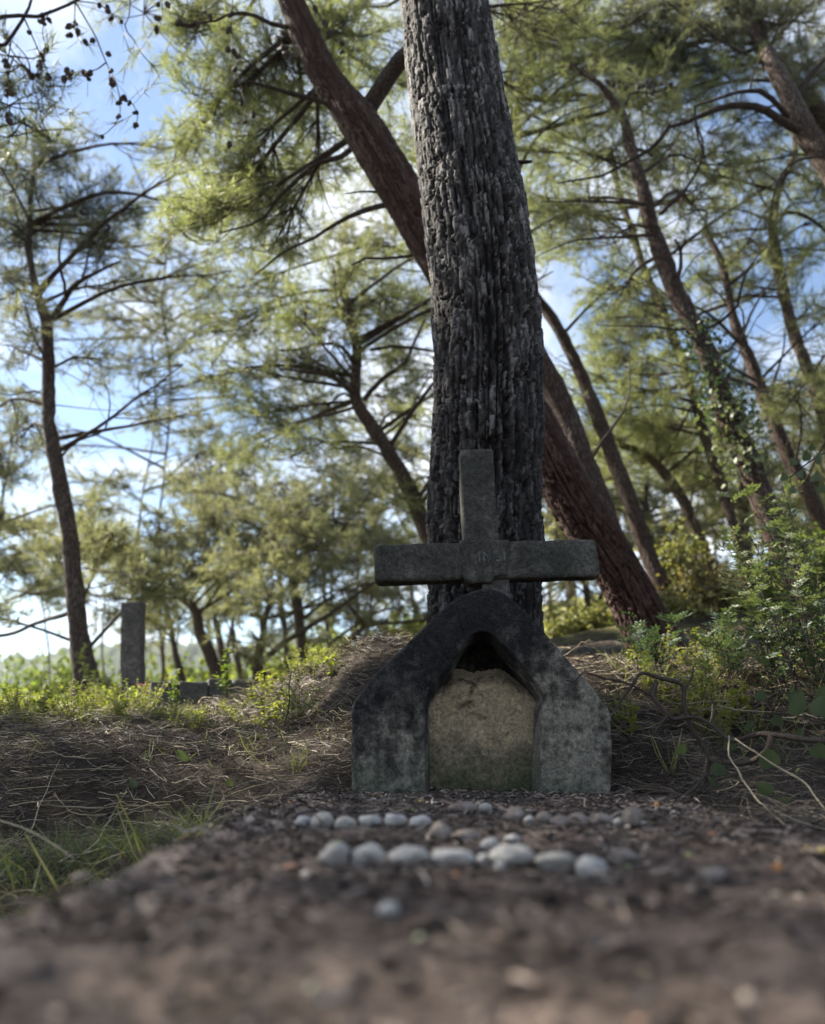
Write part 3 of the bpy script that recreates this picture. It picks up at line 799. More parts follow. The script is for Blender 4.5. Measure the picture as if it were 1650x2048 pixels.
def bark_tube(P, rad, ncol, cw, chh, amp, seed, deep=None, long=1.05):
    n = len(P); T, N, B = frames(P)
    s = np.concatenate([[0], np.cumsum(np.linalg.norm(np.diff(P, axis=0), axis=1))])
    th = np.linspace(0, 2 * math.pi, ncol, endpoint=False)
    na = max(6, int(round(2 * math.pi * float(np.median(rad)) / cw)))
    TH, S = np.meshgrid(th, s)
    a = TH / (2 * math.pi) * na; b = S / chh
    q = np.stack([np.cos(TH) * 1.7, np.sin(TH) * 1.7, S * 9], -1)
    wa = fbm(q * 1.4, 3, seed) * .55 + fbm(q * 5, 2, seed + 4) * .16; wb = fbm(q * 1.2, 3, seed + 8) * .5 + fbm(q * 6, 2, seed + 14) * .14
    f1, f2, idh, da, db = voronoi(a + wa, b + wb, na, seed)
    e = f2 - f1
    dep = np.ones(n)[:, None] if deep is None else deep[:, None]
    K = na * .155
    wq = fbm(q * .8, 3, seed + 90) * .9
    f1_ = np.abs(fbm(np.stack([np.cos(TH) * K, np.sin(TH) * K, S * long + wq], -1), 3, seed + 91))       # long wandering fissures
    f2_ = np.abs(fbm(np.stack([np.cos(TH) * K * 2.1, np.sin(TH) * K * 2.1, S * long * 2.6 - wq], -1), 2, seed + 95))
    fis = sstep(.02, .20, f1_); fin = sstep(.0, .13, f2_)
    g1, g2, id2, ea, eb = voronoi((a + wa) * 1.9, (b + wb) * 2.0 + 3.3, na * 2 if False else int(na * 1.9 // 1) or 1, seed + 40)
    flake = sstep(.02, .09, g2 - g1)
    k1, k2, id3, ka, kb = voronoi((a + wa) * 4.0, (b + wb) * 4.0 + 1.3, na * 4, seed + 55)
    brk = sstep(.015, .08, e)
    grain = fbm(np.stack([np.cos(TH) * rad[:, None] * 160, np.sin(TH) * rad[:, None] * 160, S * 22], -1), 3, seed + 60)
    plate = fis * (.35 + .65 * fin) * (.72 + .28 * brk)
    h = plate * (.75 + .22 * idh + .30 * db * (idh - .2)) + plate * (.22 * np.floor(id2 * 3) / 2 * flake + .04 * id3) + grain * .035
    r = rad[:, None] + (h - .78) * amp * dep + rad[:, None] * .035 * fbm(q * .5, 2, seed + 77)
    zz = P[:, 2][:, None]
    V = P[:, None] + r[..., None] * (np.cos(TH)[..., None] * N[:, None] + np.sin(TH)[..., None] * B[:, None])
    i = np.arange(n - 1)[:, None] * ncol; j = np.arange(ncol)[None]; j2 = (j + 1) % ncol
    F = np.stack([i + j, i + j2, i + ncol + j2, i + ncol + j], -1).reshape(-1, 4)
    tint = (.40 + .60 * sstep(.9, 2.3, zz + .5 * fbm(q * .6, 2, seed + 71))) * np.clip(.05 + .16 * idh + 3.2 * np.clip(id2 - .58, 0, 1) * sstep(.15, .6, id3) * fis * fin * np.clip(1.5 - .45 * dep, .6, 1) + .18 * np.clip(grain, -.5, 1), 0, 1)
    return V.reshape(-1, 3), F, np.clip(plate * 1.15, 0, 1) * (.55 + .45 * flake), tint

DENS = 1.65
class Crown:
    def __init__(self): self.p = []; self.d = []; self.s = []; self.t = []
    def add(self, p, d, s, t): self.p.append(p); self.d.append(d); self.s.append(s); self.t.append(t)

def needles(cr, per, nlen, nwid, origin, rng):
    """every tuft is a short shoot with needles standing out all round it"""
    p = np.concatenate(cr.p); d = norm(np.concatenate(cr.d)); s = np.concatenate(cr.s); t = np.concatenate(cr.t)
    m = len(p)
    P = np.repeat(p, per, 0); D = np.repeat(d, per, 0); S = np.repeat(s, per); T = np.repeat(t, per)
    k = m * per
    rnd = norm(rng.normal(size=(k, 3)))
    side = norm(rnd - D * (rnd * D).sum(1, keepdims=True))
    u = rng.random(k)
    ang = rng.uniform(.35, 1.15, k) * (1.1 - .4 * u)
    nd = norm(D * np.cos(ang)[:, None] + side * np.sin(ang)[:, None] + np.array([0, 0, .10]))
    base = P + D * ((u - .6) * .16 * S)[:, None]
    L = nlen * S * rng.uniform(.7, 1.15, k)
    wv = norm(np.cross(nd, rng.normal(size=(k, 3)))) * (nwid * rng.uniform(.7, 1.3, k))[:, None]
    tip = base + nd * L[:, None]
    tip[:, 2] -= L * .10
    V = np.stack([base - wv * .5, base + wv * .5, tip], 1).reshape(-1, 3) - origin
    F = np.arange(3 * k).reshape(-1, 3)
    A = np.repeat(np.clip(T + rng.normal(0, .14, k), 0, 1), 3)
    return mk_mesh('needles', V, F, {'tint': A})

def cone_mesh():
    bm = bmesh.new(); bmesh.ops.create_uvsphere(bm, u_segments=8, v_segments=7, radius=1.0)
    for v in bm.verts:
        z = v.co.z; a = math.atan2(v.co.y, v.co.x)
        k = 1 + .16 * (1 if (int(round((z + 1) * 3)) + int(round(a / (math.pi / 4)))) % 2 else -1)
        w = (1 - .30 * z) * k
        v.co = Vector((v.co.x * .62 * w, v.co.y * .62 * w, -z * 1.0 - .9))
    me = bpy.data.meshes.new('pine_cone'); bm.to_mesh(me); bm.free()
    a = me.attributes.new('tint', 'FLOAT', 'POINT'); a.data.foreach_set('value', RNG.random(len(me.vertices)).astype(np.float32))
    me.materials.append(M['cone'])
    return me
CONE = cone_mesh()

PINES = []
class Pine:
    def __init__(self, name, label, path, Y0, Y1, ext=(), group=None, bark='bark_plain', hi=None, nmat='needle', seed=0, sink=.25, nseg=12, flare=1.12):
        self.rng = np.random.default_rng(1000 + seed); self.nmat = nmat
        n = len(path); W = []
        for k, (px, py, hw) in enumerate(path):
            Y = Y0 + (Y1 - Y0) * k / max(1, n - 1)
            p = at(px, py, Y); W.append(list(p) + [hw * mpp(py, Y)])
        W = np.array(W); self.px = np.mean([q_[0] for q_ in path]); self.top = min(q_[1] for q_ in path); self.Y = Y0
        # the foot goes down into the ground
        d = norm(W[0, :3] - W[1, :3]); p0 = W[0].copy()
        zt = float(terr(p0[0], p0[1]))
        step = p0[2] - zt + sink
        if step > .02:
            dz = min(d[2], -.55); d = norm([d[0] * .8, d[1] * .8, dz])
            k = step / -d[2]
            foot = np.array(list(p0[:3] + d * k) + [p0[3] * flare]); W = np.vstack([foot, W])
        for (dx, dy, dz, r) in ext:
            W = np.vstack([W, list(W[-1, :3] + [dx, dy, dz]) + [r]])
        self.W = W
        L = np.linalg.norm(np.diff(W[:, :3], axis=0), axis=1).sum()
        S = spline(W, max(24, int(L / .07)))
        if hi is None:
            jit = np.stack([fbm(np.stack([S[:, 2] * 1.7, S[:, 2] * 0 + seed, S[:, 2] * 0], -1), 3, seed), fbm(np.stack([S[:, 2] * 1.7, S[:, 2] * 0 + seed + 50, S[:, 2] * 0], -1), 3, seed + 3)], 1)
            S[:, :2] += jit * .02 * sstep(0, .5, np.arange(len(S)) * .07)[:, None]
        self.S = S
        g = W[0, :3].copy(); g[2] = zt; self.o = g
        self.root = empty(name, g, label, 'tree', group)
        if hi:
            s = np.concatenate([[0], np.cumsum(np.linalg.norm(np.diff(S[:, :3], axis=0), axis=1))])
            zc = S[:, 2]; cut = np.interp(hi['top'], zc, s)
            rows = np.concatenate([np.linspace(0, cut, hi['rows'], endpoint=False), np.linspace(cut, s[-1], 60)])
            Q = np.stack([np.interp(rows, s, S[:, c]) for c in range(4)], 1)
            deep = 1.12 - .50 * sstep(hi['top'] * .1, hi['top'] * .85, Q[:, 2])
            V, F, pl, ti = bark_tube(Q[:, :3], Q[:, 3], hi['cols'], hi['cw'], hi['ch'], hi['amp'], 300 + seed, deep)
            me = mk_mesh('trunk', V - g, F, {'plate': pl, 'tint': ti}, True)
        else:
            V, F = tube(S[:, :3], S[:, 3] * (1 + .05 * fbm(S[:, :3] * 3, 2, seed)), nseg, cap=False)
            V = V + norm(V - np.repeat(S[:, :3], nseg, 0)) * (fbm(V * 14, 3, seed)[:, None] * .008)
            me = mk_mesh('trunk', V - g, F, {}, True)
        self.trunk = obj('trunk', me, M[bark], self.root)
        self.tw = MB(); self.tq = {}; self.crown = Crown(); self.limb_paths = []
    def limb(self, pts, r0, r1, name='branch', mat='limb', nseg=7, world=False, label=None):
        """pts: photograph places with distance (or world points); each limb is a mesh of its own"""
        P = np.array(pts if world else [at(*q) for q in pts], float)
        n = max(6, int(np.linalg.norm(np.diff(P, axis=0), axis=1).sum() / .09))
        Q = spline(P, n)
        j = np.stack([fbm(Q * 2.2 + k * 9, 3, k + 5) for k in range(3)], 1) * .03
        j[0] = 0
        Q = Q + j * min(1, np.linalg.norm(P[-1] - P[0]))
        rad = np.linspace(r0, r1, n) * (1 + .1 * fbm(Q * 6, 2, 3))
        V, F = tube(Q, rad, nseg, cap=False)
        o = obj(name, mk_mesh(name, V - self.o, F, {}, True), M[mat], self.root)
        if label: o['label'] = label
        self.limb_paths.append(Q)
        return Q
    def nearest(self, c, drop=.35):
        S = self.S[:, :3]; tgt = np.array([c[0], c[1], c[2] - drop])
        cand = S[S[:, 2] > self.o[2] + .6]
        return cand[np.argmin(((cand - tgt) ** 2).sum(1))]
    def clump(self, c, rad, ntw=14, per=5, tint=.5, start=None, r0=None, limb=True, down=0.0, size=1.0):
        """a limb out of the trunk to the middle of a foliage clump, twigs through the clump, tufts along the twigs"""
        rng = self.rng; c = np.asarray(c, float); rad = np.asarray(rad, float) * 1.18
        ntw = int(ntw * DENS)
        a = self.nearest(c) if start is None else np.asarray(start, float)
        L = np.linalg.norm(c - a)
        n = max(6, int(L / .12))
        mid = a * .5 + c * .5 + np.array([0, 0, rng.uniform(-.02, .12) * L]) + rng.normal(0, .05, 3) * L
        far = c + norm(c - a) * rad.mean() * .6
        Q = spline([a, mid, c, far], n)
        Q = Q + np.stack([fbm(Q * 3 + k * 7, 2, k) for k in range(3)], 1) * .035 * np.linspace(0, 1, n)[:, None]
        rr = r0 if r0 else min(.035, .010 + .009 * L)
        if limb:
            V, F = tube(Q, np.linspace(rr, .005, n), 6, cap=False)
            obj('branch', mk_mesh('branch', V - self.o, F, {}, True), M['limb'], self.root)
        lo = int(n * .45)
        for k in range(ntw):
            s0 = Q[rng.integers(lo, n)]
            e = rng.normal(size=3); e = e / np.linalg.norm(e) * rng.random() ** .4
            end = c + e * rad
            if np.linalg.norm(end - s0) < .12: end = s0 + norm(e) * .2
            l = np.linalg.norm(end - s0)
            if l > rad.max() * 1.6: end = s0 + (end - s0) * (rad.max() * 1.6 / l)
            m_ = (s0 + end) / 2 + rng.normal(0, .10, 3) * l + np.array([0, 0, -.06 * l])
            nq = 7 if self.o[1] < 7.5 else 4
            q = spline([s0, m_, end], nq)
            r = np.linspace(.0065, .0022, nq) * (1 if self.o[1] < 9 else 1.7)
            self.tq.setdefault(nq, []).append((q, r, .2 + .5 * rng.random()))
            tt = rng.uniform(.35, 1.0, per); tt[0] = 1.0
            pos = np.stack([np.interp(tt, np.linspace(0, 1, nq), q[:, x]) for x in range(3)], 1)
            dr = norm(q[-1] - q[-2]) + rng.normal(0, .75, (per, 3)) + np.array([0, 0, .25 - down])
            dr[0] = norm(q[-1] - q[-2]) + rng.normal(0, .2, 3)
            dr = norm(dr)
            off = rng.uniform(.02, .16, per)[:, None]; off[0] = .02
            for pp, dd, oo in zip(pos, dr, off[:, 0]):
                if oo > .05 and self.o[1] < 8.6: self.tq.setdefault(2, []).append((np.array([pp, pp + dd * oo]), np.array([.002, .0012]), .3))
            self.crown.add(pos + dr * off, dr, rng.uniform(.75, 1.2, per) * size, np.clip(tint + rng.normal(0, .12) + rng.normal(0, .08, per), 0, 1))
    def pclump(self, px, py, Y, rx, ry, **kw):
        s = mpp(py, Y)
        self.clump(at(px, py, Y), (rx * s, (rx + ry) * .5 * s, ry * s), **kw)
    def hanging(self, q, r0, r1, tint):
        mb = MB(); add_tube(mb, q, np.linspace(r0, r1, len(q)), 4, tint)
        return obj('hanging_twig', mb.mesh('hanging_twig', True, self.o), M['twig'], self.root)
    def cone(self, p, size=.03, parent=None):
        o = obj('pine_cone', CONE, None, parent or self.root, np.asarray(p) - self.o)
        o.scale = (size, size, size); o.rotation_euler = (random.uniform(-.9, .9), random.uniform(-.9, .9), random.uniform(0, 6))
    def bare_twigs(self, n, zlo, zhi, l0, l1, r=.006, dirx=None):
        """dead side twigs low on the trunk"""
        rng = self.rng
        S = self.S[(self.S[:, 2] > zlo) & (self.S[:, 2] < zhi)]
        for k in range(n):
            b = S[rng.integers(0, len(S))]
            a = rng.uniform(0, 6.28); d = np.array([math.cos(a), math.sin(a) * .7, rng.uniform(-.15, .5)])
            l = rng.uniform(l0, l1); e = b[:3] + d * l
            m_ = (b[:3] + e) / 2 + rng.normal(0, .12, 3) * l
            q = spline([b[:3], m_, e], 8); add_tube(self.tw, q, np.linspace(r, r * .3, 8), 4, rng.uniform(.2, .7))
            for j in range(rng.integers(1, 4)):
                s0 = q[rng.integers(3, 7)]; e2 = s0 + (norm(e - b[:3]) + rng.normal(0, .7, 3)) * l * .35
                add_tube(self.tw, spline([s0, (s0 + e2) / 2 + rng.normal(0, .04, 3), e2], 5), np.linspace(r * .5, r * .2, 5), 3, rng.uniform(.2, .7))
    def finish(self, per=22, nlen=.105, nwid=.0034):
        self.fin = (per, nlen, nwid); PINES.append(self)
    def build_crown(self):
        per, nlen, nwid = self.fin
        for lst in self.tq.values():
            batch_tubes(self.tw, [l[0] for l in lst], [l[1] for l in lst], 3, [l[2] for l in lst])
        if self.tw.V:
            tag(obj('twigs', self.tw.mesh('twigs', False, self.o), M['twig'], self.root), kind='stuff')
        if self.crown.p:
            tag(obj('crown', needles(self.crown, per, nlen, nwid, self.o, self.rng), M[self.nmat], self.root), kind='stuff')

# --- the big plated pine right behind the shrine
G_NEAR = None
t1 = Pine('pine_tree', 'massive grey plated pine trunk rising directly behind the shrine and cross',
          [(971, 1330, 114), (971, 1150, 111), (971, 1000, 110), (973, 850, 107), (974, 700, 105), (966, 560, 104), (954, 450, 103), (930, 300, 95), (908, 150, 90), (888, 0, 84)],
          2.93, 2.98, [(-.10, .05, .6, .18), (-.20, .1, 1.2, .16), (-.1, .2, 1.6, .12), (.2, .2, 1.6, .07)], bark='bark_main',
          hi=dict(top=3.35, rows=680, cols=256, cw=.024, ch=.11, amp=.030), seed=1)
for c, rd in [((-1.0, 3.6, 6.6), (1.0, .9, .5)), ((.8, 3.7, 6.9), (1.0, .9, .5)), ((-.3, 3.0, 7.6), (1.1, 1.0, .6)), ((.3, 4.2, 8.2), (1.0, 1.0, .6)), ((-1.3, 2.6, 7.2), (.9, .9, .5)), ((1.3, 2.8, 7.4), (.9, .9, .5)), ((-.2, 3.5, 9.0), (.9, .9, .6))]:
    t1.clump(c, rd, ntw=26, per=5, tint=.4)
t1.limb([(1010, 330, 2.95), (1035, 325, 2.93), (1062, 323, 2.9)], .012, .006, 'dead_stub')
t1.finish(16, .11, .005)

# --- the red pine leaning left behind it
t2 = Pine('pine_tree', 'reddish pine leaning left from right of the shrine behind the big trunk',
          [(1325, 1335, 58), (1300, 1270, 50), (1241, 1152, 44), (1142, 994, 46), (1065, 850, 44), (985, 700, 44), (905, 560, 43), (835, 440, 42), (783, 350, 41), (721, 250, 39), (685, 200, 33), (649, 150, 30), (602, 50, 27), (582, 0, 25)],
          4.3, 4.55, [(-.15, .1, .5, .075), (-.25, .1, .8, .06), (.05, .2, .9, .035)], bark='bark_red',
          hi=dict(top=4.6, rows=480, cols=144, cw=.026, ch=.22, amp=.030), seed=2)
b = t2.limb([(728, 232, 4.5), (745, 200, 4.45), (772, 165, 4.4), (805, 118, 4.3), (840, 85, 4.25), (930, 0, 4.2), (1020, -80, 4.3)], .062, .04, label='thick limb forking right from the leaning pine')
t2.limb([(652, 205, 4.5), (610, 188, 4.5), (560, 180, 4.45), (520, 165, 4.4), (470, 170, 4.4)], .020, .006)
t2.limb([(575, 55, 4.5), (545, 45, 4.5), (520, 30, 4.45), (468, 22, 4.4), (430, 40, 4.4), (345, 48, 4.3)], .017, .004)
t2.limb([(775, 385, 4.5), (730, 382, 4.45), (690, 388, 4.4)], .010, .004, 'dead_branch')
t2.limb([(800, 400, 4.55), (720, 420, 4.7), (640, 470, 4.9), (560, 500, 5), (500, 545, 5)], .020, .005)
t2.limb([(700, 300, 4.55), (620, 330, 4.7), (560, 390, 4.8), (520, 440, 4.9), (440, 465, 4.9)], .020, .005)
t2.limb([(850, 505, 4.55), (790, 515, 4.7), (730, 520, 4.8), (705, 535, 4.8)], .014, .005, 'dead_branch')
for px, py, Y, rx, ry, tw in [(560, 110, 5.0, 130, 100, 34), (440, 190, 5.2, 110, 90, 32), (500, 320, 5.2, 120, 80, 34), (400, 440, 5.0, 90, 50, 20), (640, 330, 5.7, 90, 80, 20),
                              (690, 60, 5.0, 100, 70, 24), (400, 70, 5.4, 80, 70, 24), (560, 470, 5.5, 120, 55, 22), (470, 400, 5.6, 110, 60, 22), (600, 220, 5.6, 110, 80, 26), (740, 140, 5.6, 70, 90, 18), (370, 300, 5.6, 60, 60, 12), (760, 300, 6.2, 80, 70, 16)]:
    t2.pclump(px, py, Y, rx, ry, ntw=int(tw * 1.1), per=5, tint=.8)
for c, rd in [((-1.8, 5.2, 6.0), (.9, .9, .5)), ((-1.0, 5.0, 6.3), (.9, .9, .5))]:
    t2.clump(c, rd, ntw=24, per=5, tint=.6)
for pts in [[(465, 0), (463, 60), (472, 130), (484, 185), (492, 225), (468, 272)], [(320, -20), (325, 25), (318, 62), (312, 72)], [(430, 35), (385, 42), (348, 48)], [(620, 0), (660, 60), (700, 95)], [(560, 60), (566, 95), (590, 130)]]:
    q = spline([at(a, b_, 4.35) for a, b_ in pts], 16)
    hw_ = t2.hanging(q, .005, .002, .3)
    for k in range(2, 16, 1 if len(pts) > 4 else 2):
        if t2.rng.random() < .9: t2.cone(q[k] + t2.rng.normal(0, .02, 3), t2.rng.uniform(.019, .030), hw_)
t2.finish(26, .105, .0040)

# --- second stem close behind the leaning pine
t3 = Pine('pine_tree', 'grey brown pine stem leaning left, half hidden close behind the red leaning pine',
          [(1300, 1290, 24), (1262, 1170, 24), (1222, 1065, 25), (1195, 994, 25), (1165, 915, 25), (1137, 836, 25), (1105, 770, 26), (1062, 700, 26), (1000, 600, 25), (955, 480, 30), (920, 330, 28), (900, 150, 26), (890, 20, 24)], 5.3, 5.6,
          [(-.1, .1, .8, .06), (.1, .2, .9, .04)], bark='bark_plain_red', seed=3, nseg=18)
t3.limb([(1085, 850, 5.4), (1110, 838, 5.4), (1090, 825, 5.3), (1075, 828, 5.3)], .014, .008, 'dead_branch')
t3.limb([(1180, 930, 5.4), (1230, 860, 5.5), (1260, 790, 5.6), (1262, 700, 5.7)], .012, .004, 'dead_branch')
for c, rd in [((.1, 6.0, 6.1), (1.0, .9, .5)), ((1.0, 5.8, 6.4), (.9, .9, .5)), ((.5, 6.6, 7.0), (1.0, .9, .5)), ((-.6, 6.2, 6.8), (.9, .9, .5))]:
    t3.clump(c, rd, ntw=22, tint=.5)
for px, py, Y, rx, ry, tw in [(1080, 60, 6.3, 110, 80, 22), (1040, 190, 6.6, 80, 70, 14)]:
    t3.pclump(px, py, Y, rx, ry, ntw=tw, per=5, tint=.75)
t3.finish(20, .105, .004)

# --- further stems on the right
t4 = Pine('pine_tree', 'slender brown pine leaning left between the red pine and the ivy covered pine',
          [(1342, 1215, 18), (1325, 1171, 17), (1300, 1112, 16), (1258, 994, 16), (1228, 910, 15), (1200, 836, 14), (1148, 718, 12), (1100, 635, 11), (1062, 580, 10), (1030, 500, 10), (1010, 380, 10), (1030, 250, 9), (1060, 120, 8)], 7.6, 8.0,
          [(.2, .1, .8, .05), (.2, .2, .8, .03)], bark='bark_plain_red', seed=4)
for px, py, Y, rx, ry, tw, ti in [(1130, 130, 8, 110, 90, 26, .85), (1070, 300, 8.2, 70, 90, 18, .85), (1180, 250, 8.4, 90, 80, 22, .8), (1110, 40, 8, 110, 70, 22, .8), (1100, 430, 8.3, 70, 60, 12, .7), (1060, 520, 8.6, 40, 40, 6, .6)]:
    t4.pclump(px, py, Y, rx, ry, ntw=int(tw * 1.1), per=5, tint=ti)
t4.limb([(1010, 170, 8), (1040, 130, 7.9), (1075, 80, 7.8), (1130, 20, 7.7)], .035, .012)
t4.bare_twigs(24, 1.9, 4.2, .4, 1.0)
t4.finish(22, .11, .005)

t5 = Pine('pine_tree', 'tall pine wrapped in climbing ivy on the right, behind the bright shrub',
          [(1622, 1230, 27), (1590, 1150, 26), (1570, 1112, 25), (1522, 994, 25), (1488, 915, 24), (1453, 836, 22), (1418, 718, 19), (1379, 639, 18), (1342, 560, 17), (1318, 490, 16), (1300, 440, 15), (1278, 360, 13), (1262, 300, 11), (1245, 235, 9), (1215, 195, 7), (1190, 165, 5)], 6.0, 6.2,
          [(-.2, .1, .3, .012)], bark='bark_plain_red', seed=5, nseg=18)
t5.limb([(1345, 575, 6.1), (1362, 540, 6), (1362, 500, 6), (1350, 478, 6)], .022, .010)
t5.limb([(1362, 500, 6), (1372, 480, 5.9)], .014, .008, 'dead_branch')
t5.limb([(1300, 410, 6.1), (1250, 402, 6), (1180, 398, 5.9), (1080, 402, 5.8)], .016, .005)
t5.limb([(1310, 470, 6.1), (1240, 470, 6), (1150, 475, 5.9), (1065, 520, 5.8)], .014, .004)
t5.limb([(1320, 430, 6.1), (1370, 390, 6), (1400, 340, 5.9), (1410, 290, 5.8), (1385, 230, 5.7)], .017, .006)
t5.limb([(1400, 660, 6.1), (1440, 640, 6), (1475, 610, 5.9), (1485, 560, 5.8), (1530, 500, 5.8)], .014, .005)
t5.limb([(1380, 655, 6.1), (1300, 655, 6), (1190, 651, 5.9)], .012, .004)
t5.limb([(1430, 715, 6.1), (1465, 690, 6), (1490, 640, 5.9), (1470, 600, 5.9)], .012, .004)
for px, py, Y, rx, ry, tw, ti in [(1210, 320, 6.4, 110, 60, 20, .45), (1330, 290, 6.6, 80, 70, 16, .5), (1130, 400, 6.5, 90, 50, 14, .4), (1300, 190, 6.6, 100, 60, 18, .6), (1390, 420, 6.8, 70, 70, 14, .5), (1230, 470, 6.6, 90, 40, 10, .4), (1430, 330, 6.6, 80, 60, 12, .5), (1230, 600, 7.2, 70, 60, 12, .7)]:
    t5.pclump(px, py, Y, rx, ry, ntw=int(tw * 1.15), per=5, tint=ti)
q = spline([at(a, b_, 6.1) for a, b_ in [(1215, 160), (1260, 168), (1310, 172), (1345, 165)]], 10)
hw_ = t5.hanging(q, .005, .002, .3)
for k in range(10): t5.cone(q[k] + t5.rng.normal(0, .02, 3), .028, hw_)
t5.bare_twigs(26, 2.0, 4.9, .4, 1.3)
t5.finish(22, .10, .0045)
# ivy leaves climbing the trunk
def leaf_cloud(name, pts, nrm, size, mat, parent, origin, rng, tint=.5):
    m_ = len(pts); d = norm(rng.normal(size=(m_, 3)) + nrm); s = norm(np.cross(d, rng.normal(size=(m_, 3)))); f = np.cross(d, s)
    L = size * rng.uniform(.6, 1.3, m_)[:, None]
    q = pts
    V = np.stack([q - f * L * .5, q + s * L * .42 + d * L * .12, q + f * L * .6, q - s * L * .42 + d * L * .12], 1).reshape(-1, 3) - origin
    i = np.arange(m_)[:, None] * 4
    F = np.vstack([np.hstack([i, i + 1, i + 2]), np.hstack([i, i + 2, i + 3])])
    A = np.repeat(np.clip(tint + rng.normal(0, .2, m_), 0, 1), 4)
    return tag(obj(name, mk_mesh(name, V, F, {'tint': A}), mat, parent), kind='stuff')
def ivy_on(tree, px_lo, px_hi, n, name, size=.05, spread=.10, mat='leaf_herb', tint=.4):
    rng = tree.rng; S = tree.S
    za, zb = at(*px_lo)[2], at(*px_hi)[2]
    sel = S[(S[:, 2] > za) & (S[:, 2] < zb)]
    b = sel[rng.integers(0, len(sel), n)]
    a = rng.uniform(0, 6.28, n); rr = b[:, 3] + np.abs(rng.normal(0, spread, n))
    off = np.stack([np.cos(a), np.sin(a), np.zeros(n)], 1)
    P = b[:, :3] + off * rr[:, None] + rng.normal(0, .03, (n, 3))
    leaf_cloud(name, P, off * .8, size, M[mat], tree.trunk, tree.o, rng, tint)['label'] = 'ivy leaves climbing the trunk'
ivy_on(t5, (1470, 860, 6.1), (1395, 640, 6.1), 520, 'climbing_ivy', .045, .05, 'leaf_green', .4)
ivy_on(t5, (1500, 960, 6.1), (1430, 790, 6.1), 620, 'climbing_ivy', .045, .08, 'leaf_green', .9)

t6 = Pine('pine_tree', 'thin straight pine stem just left of the ivy covered pine',
          [(1470, 1075, 10), (1445, 990, 11), (1418, 890, 10.5), (1390, 800, 10), (1360, 715, 9.5), (1330, 640, 9), (1300, 560, 8), (1270, 480, 7), (1245, 400, 6)], 9.0, 9.2, [(-.1, 0, .8, .03)], bark='bark_plain', seed=6)
for px, py, Y, rx, ry, tw, ti in [(1250, 720, 9.4, 80, 60, 22, .75), (1310, 630, 9.4, 80, 50, 18, .7), (1240, 820, 9.5, 70, 50, 18, .75), (1330, 850, 9.6, 70, 60, 18, .8), (1280, 920, 9.8, 80, 50, 18, .8), (1230, 640, 9.6, 50, 60, 12, .7)]:
    t6.pclump(px, py, Y, rx, ry, ntw=tw, per=5, tint=ti)
t6.bare_twigs(20, 2.0, 5.0, .4, 1.2, .008)
t6.finish(22, .12, .006)

t7 = Pine('pine_tree', 'slim pine with a forked top right of the ivy covered pine',
          [(1672, 1110, 17), (1640, 1050, 16), (1600, 960, 15), (1570, 900, 14), (1548, 850, 13.5), (1500, 735, 11.5), (1475, 665, 10), (1462, 600, 8), (1440, 520, 7)], 8.0, 8.2, [(-.1, .1, .5, .03)], bark='bark_plain_red', seed=7)
t7.limb([(1545, 790, 8.1), (1560, 740, 8.1), (1570, 700, 8.0), (1570, 655, 8)], .016, .006)
t7.limb([(1480, 690, 8.1), (1500, 640, 8), (1520, 600, 8), (1555, 540, 8)], .018, .005)
for px, py, Y, rx, ry, tw, ti in [(1490, 490, 8.3, 80, 60, 14, .5), (1420, 570, 8.3, 80, 50, 14, .6), (1530, 590, 8.5, 70, 50, 10, .6), (1470, 770, 8.8, 60, 40, 8, .6), (1580, 760, 9, 70, 50, 12, .6)]:
    t7.pclump(px, py, Y, rx, ry, ntw=tw, per=5, tint=ti)
t7.bare_twigs(26, 2.2, 4.8, .4, 1.0)
t7.finish(20, .11, .005)

t8 = Pine('pine_tree', 'crooked slim pine stem crossing the right edge below the cut limb',
          [(1760, 1120, 18), (1710, 1000, 17), (1655, 850, 15), (1628, 770, 13), (1600, 700, 12), (1575, 620, 11), (1558, 550, 11), (1548, 480, 10), (1548, 430, 9), (1562, 370, 7), (1590, 310, 6)], 8.3, 8.2, [(.1, .1, .5, .03)], bark='bark_plain', seed=8)
t8.limb([(1552, 450, 8.2), (1580, 410, 8.1), (1620, 405, 8.0), (1670, 395, 8)], .016, .006)
t8.limb([(1545, 440, 8.2), (1510, 380, 8.1), (1490, 330, 8.1), (1480, 300, 8)], .014, .005)
t8.limb([(1555, 430, 8.2), (1590, 425, 8.1), (1630, 445, 8.0), (1680, 490, 8)], .024, .014)
for px, py, Y, rx, ry, tw, ti in [(1600, 520, 8.4, 60, 50, 10, .45), (1620, 360, 8.5, 70, 60, 14, .5), (1500, 340, 8.5, 80, 50, 14, .55), (1620, 620, 8.6, 60, 60, 10, .5), (1440, 420, 8.6, 60, 40, 8, .6)]:
    t8.pclump(px, py, Y, rx, ry, ntw=tw, per=5, tint=ti)
t8.bare_twigs(26, 2.5, 5.8, .4, 1.1)
t8.finish(20, .11, .005)

t9 = Pine('pine_tree', 'pine entering at the upper right edge with sawn off top and arching limbs',
          [(1960, 900, 36), (1840, 650, 32), (1740, 470, 28), (1665, 340, 25), (1626, 280, 23), (1597, 220, 20), (1577, 180, 18), (1555, 135, 15), (1535, 98, 12)], 5.0, 5.2, bark='bark_plain', seed=9, nseg=18)
t9.limb([(1600, 262, 5.1), (1560, 235, 5.05), (1510, 215, 5), (1450, 218, 4.95), (1385, 238, 4.9), (1335, 252, 4.9)], .034, .013, label='mossy limb arching left from the cut pine')
t9.limb([(1340, 250, 4.9), (1310, 290, 4.95), (1270, 315, 5), (1200, 345, 5.1), (1120, 365, 5.2)], .016, .005)
t9.limb([(1575, 235, 5.1), (1555, 205, 5.0), (1520, 185, 4.95), (1470, 190, 4.9), (1420, 205, 4.85), (1385, 216, 4.8)], .022, .008)
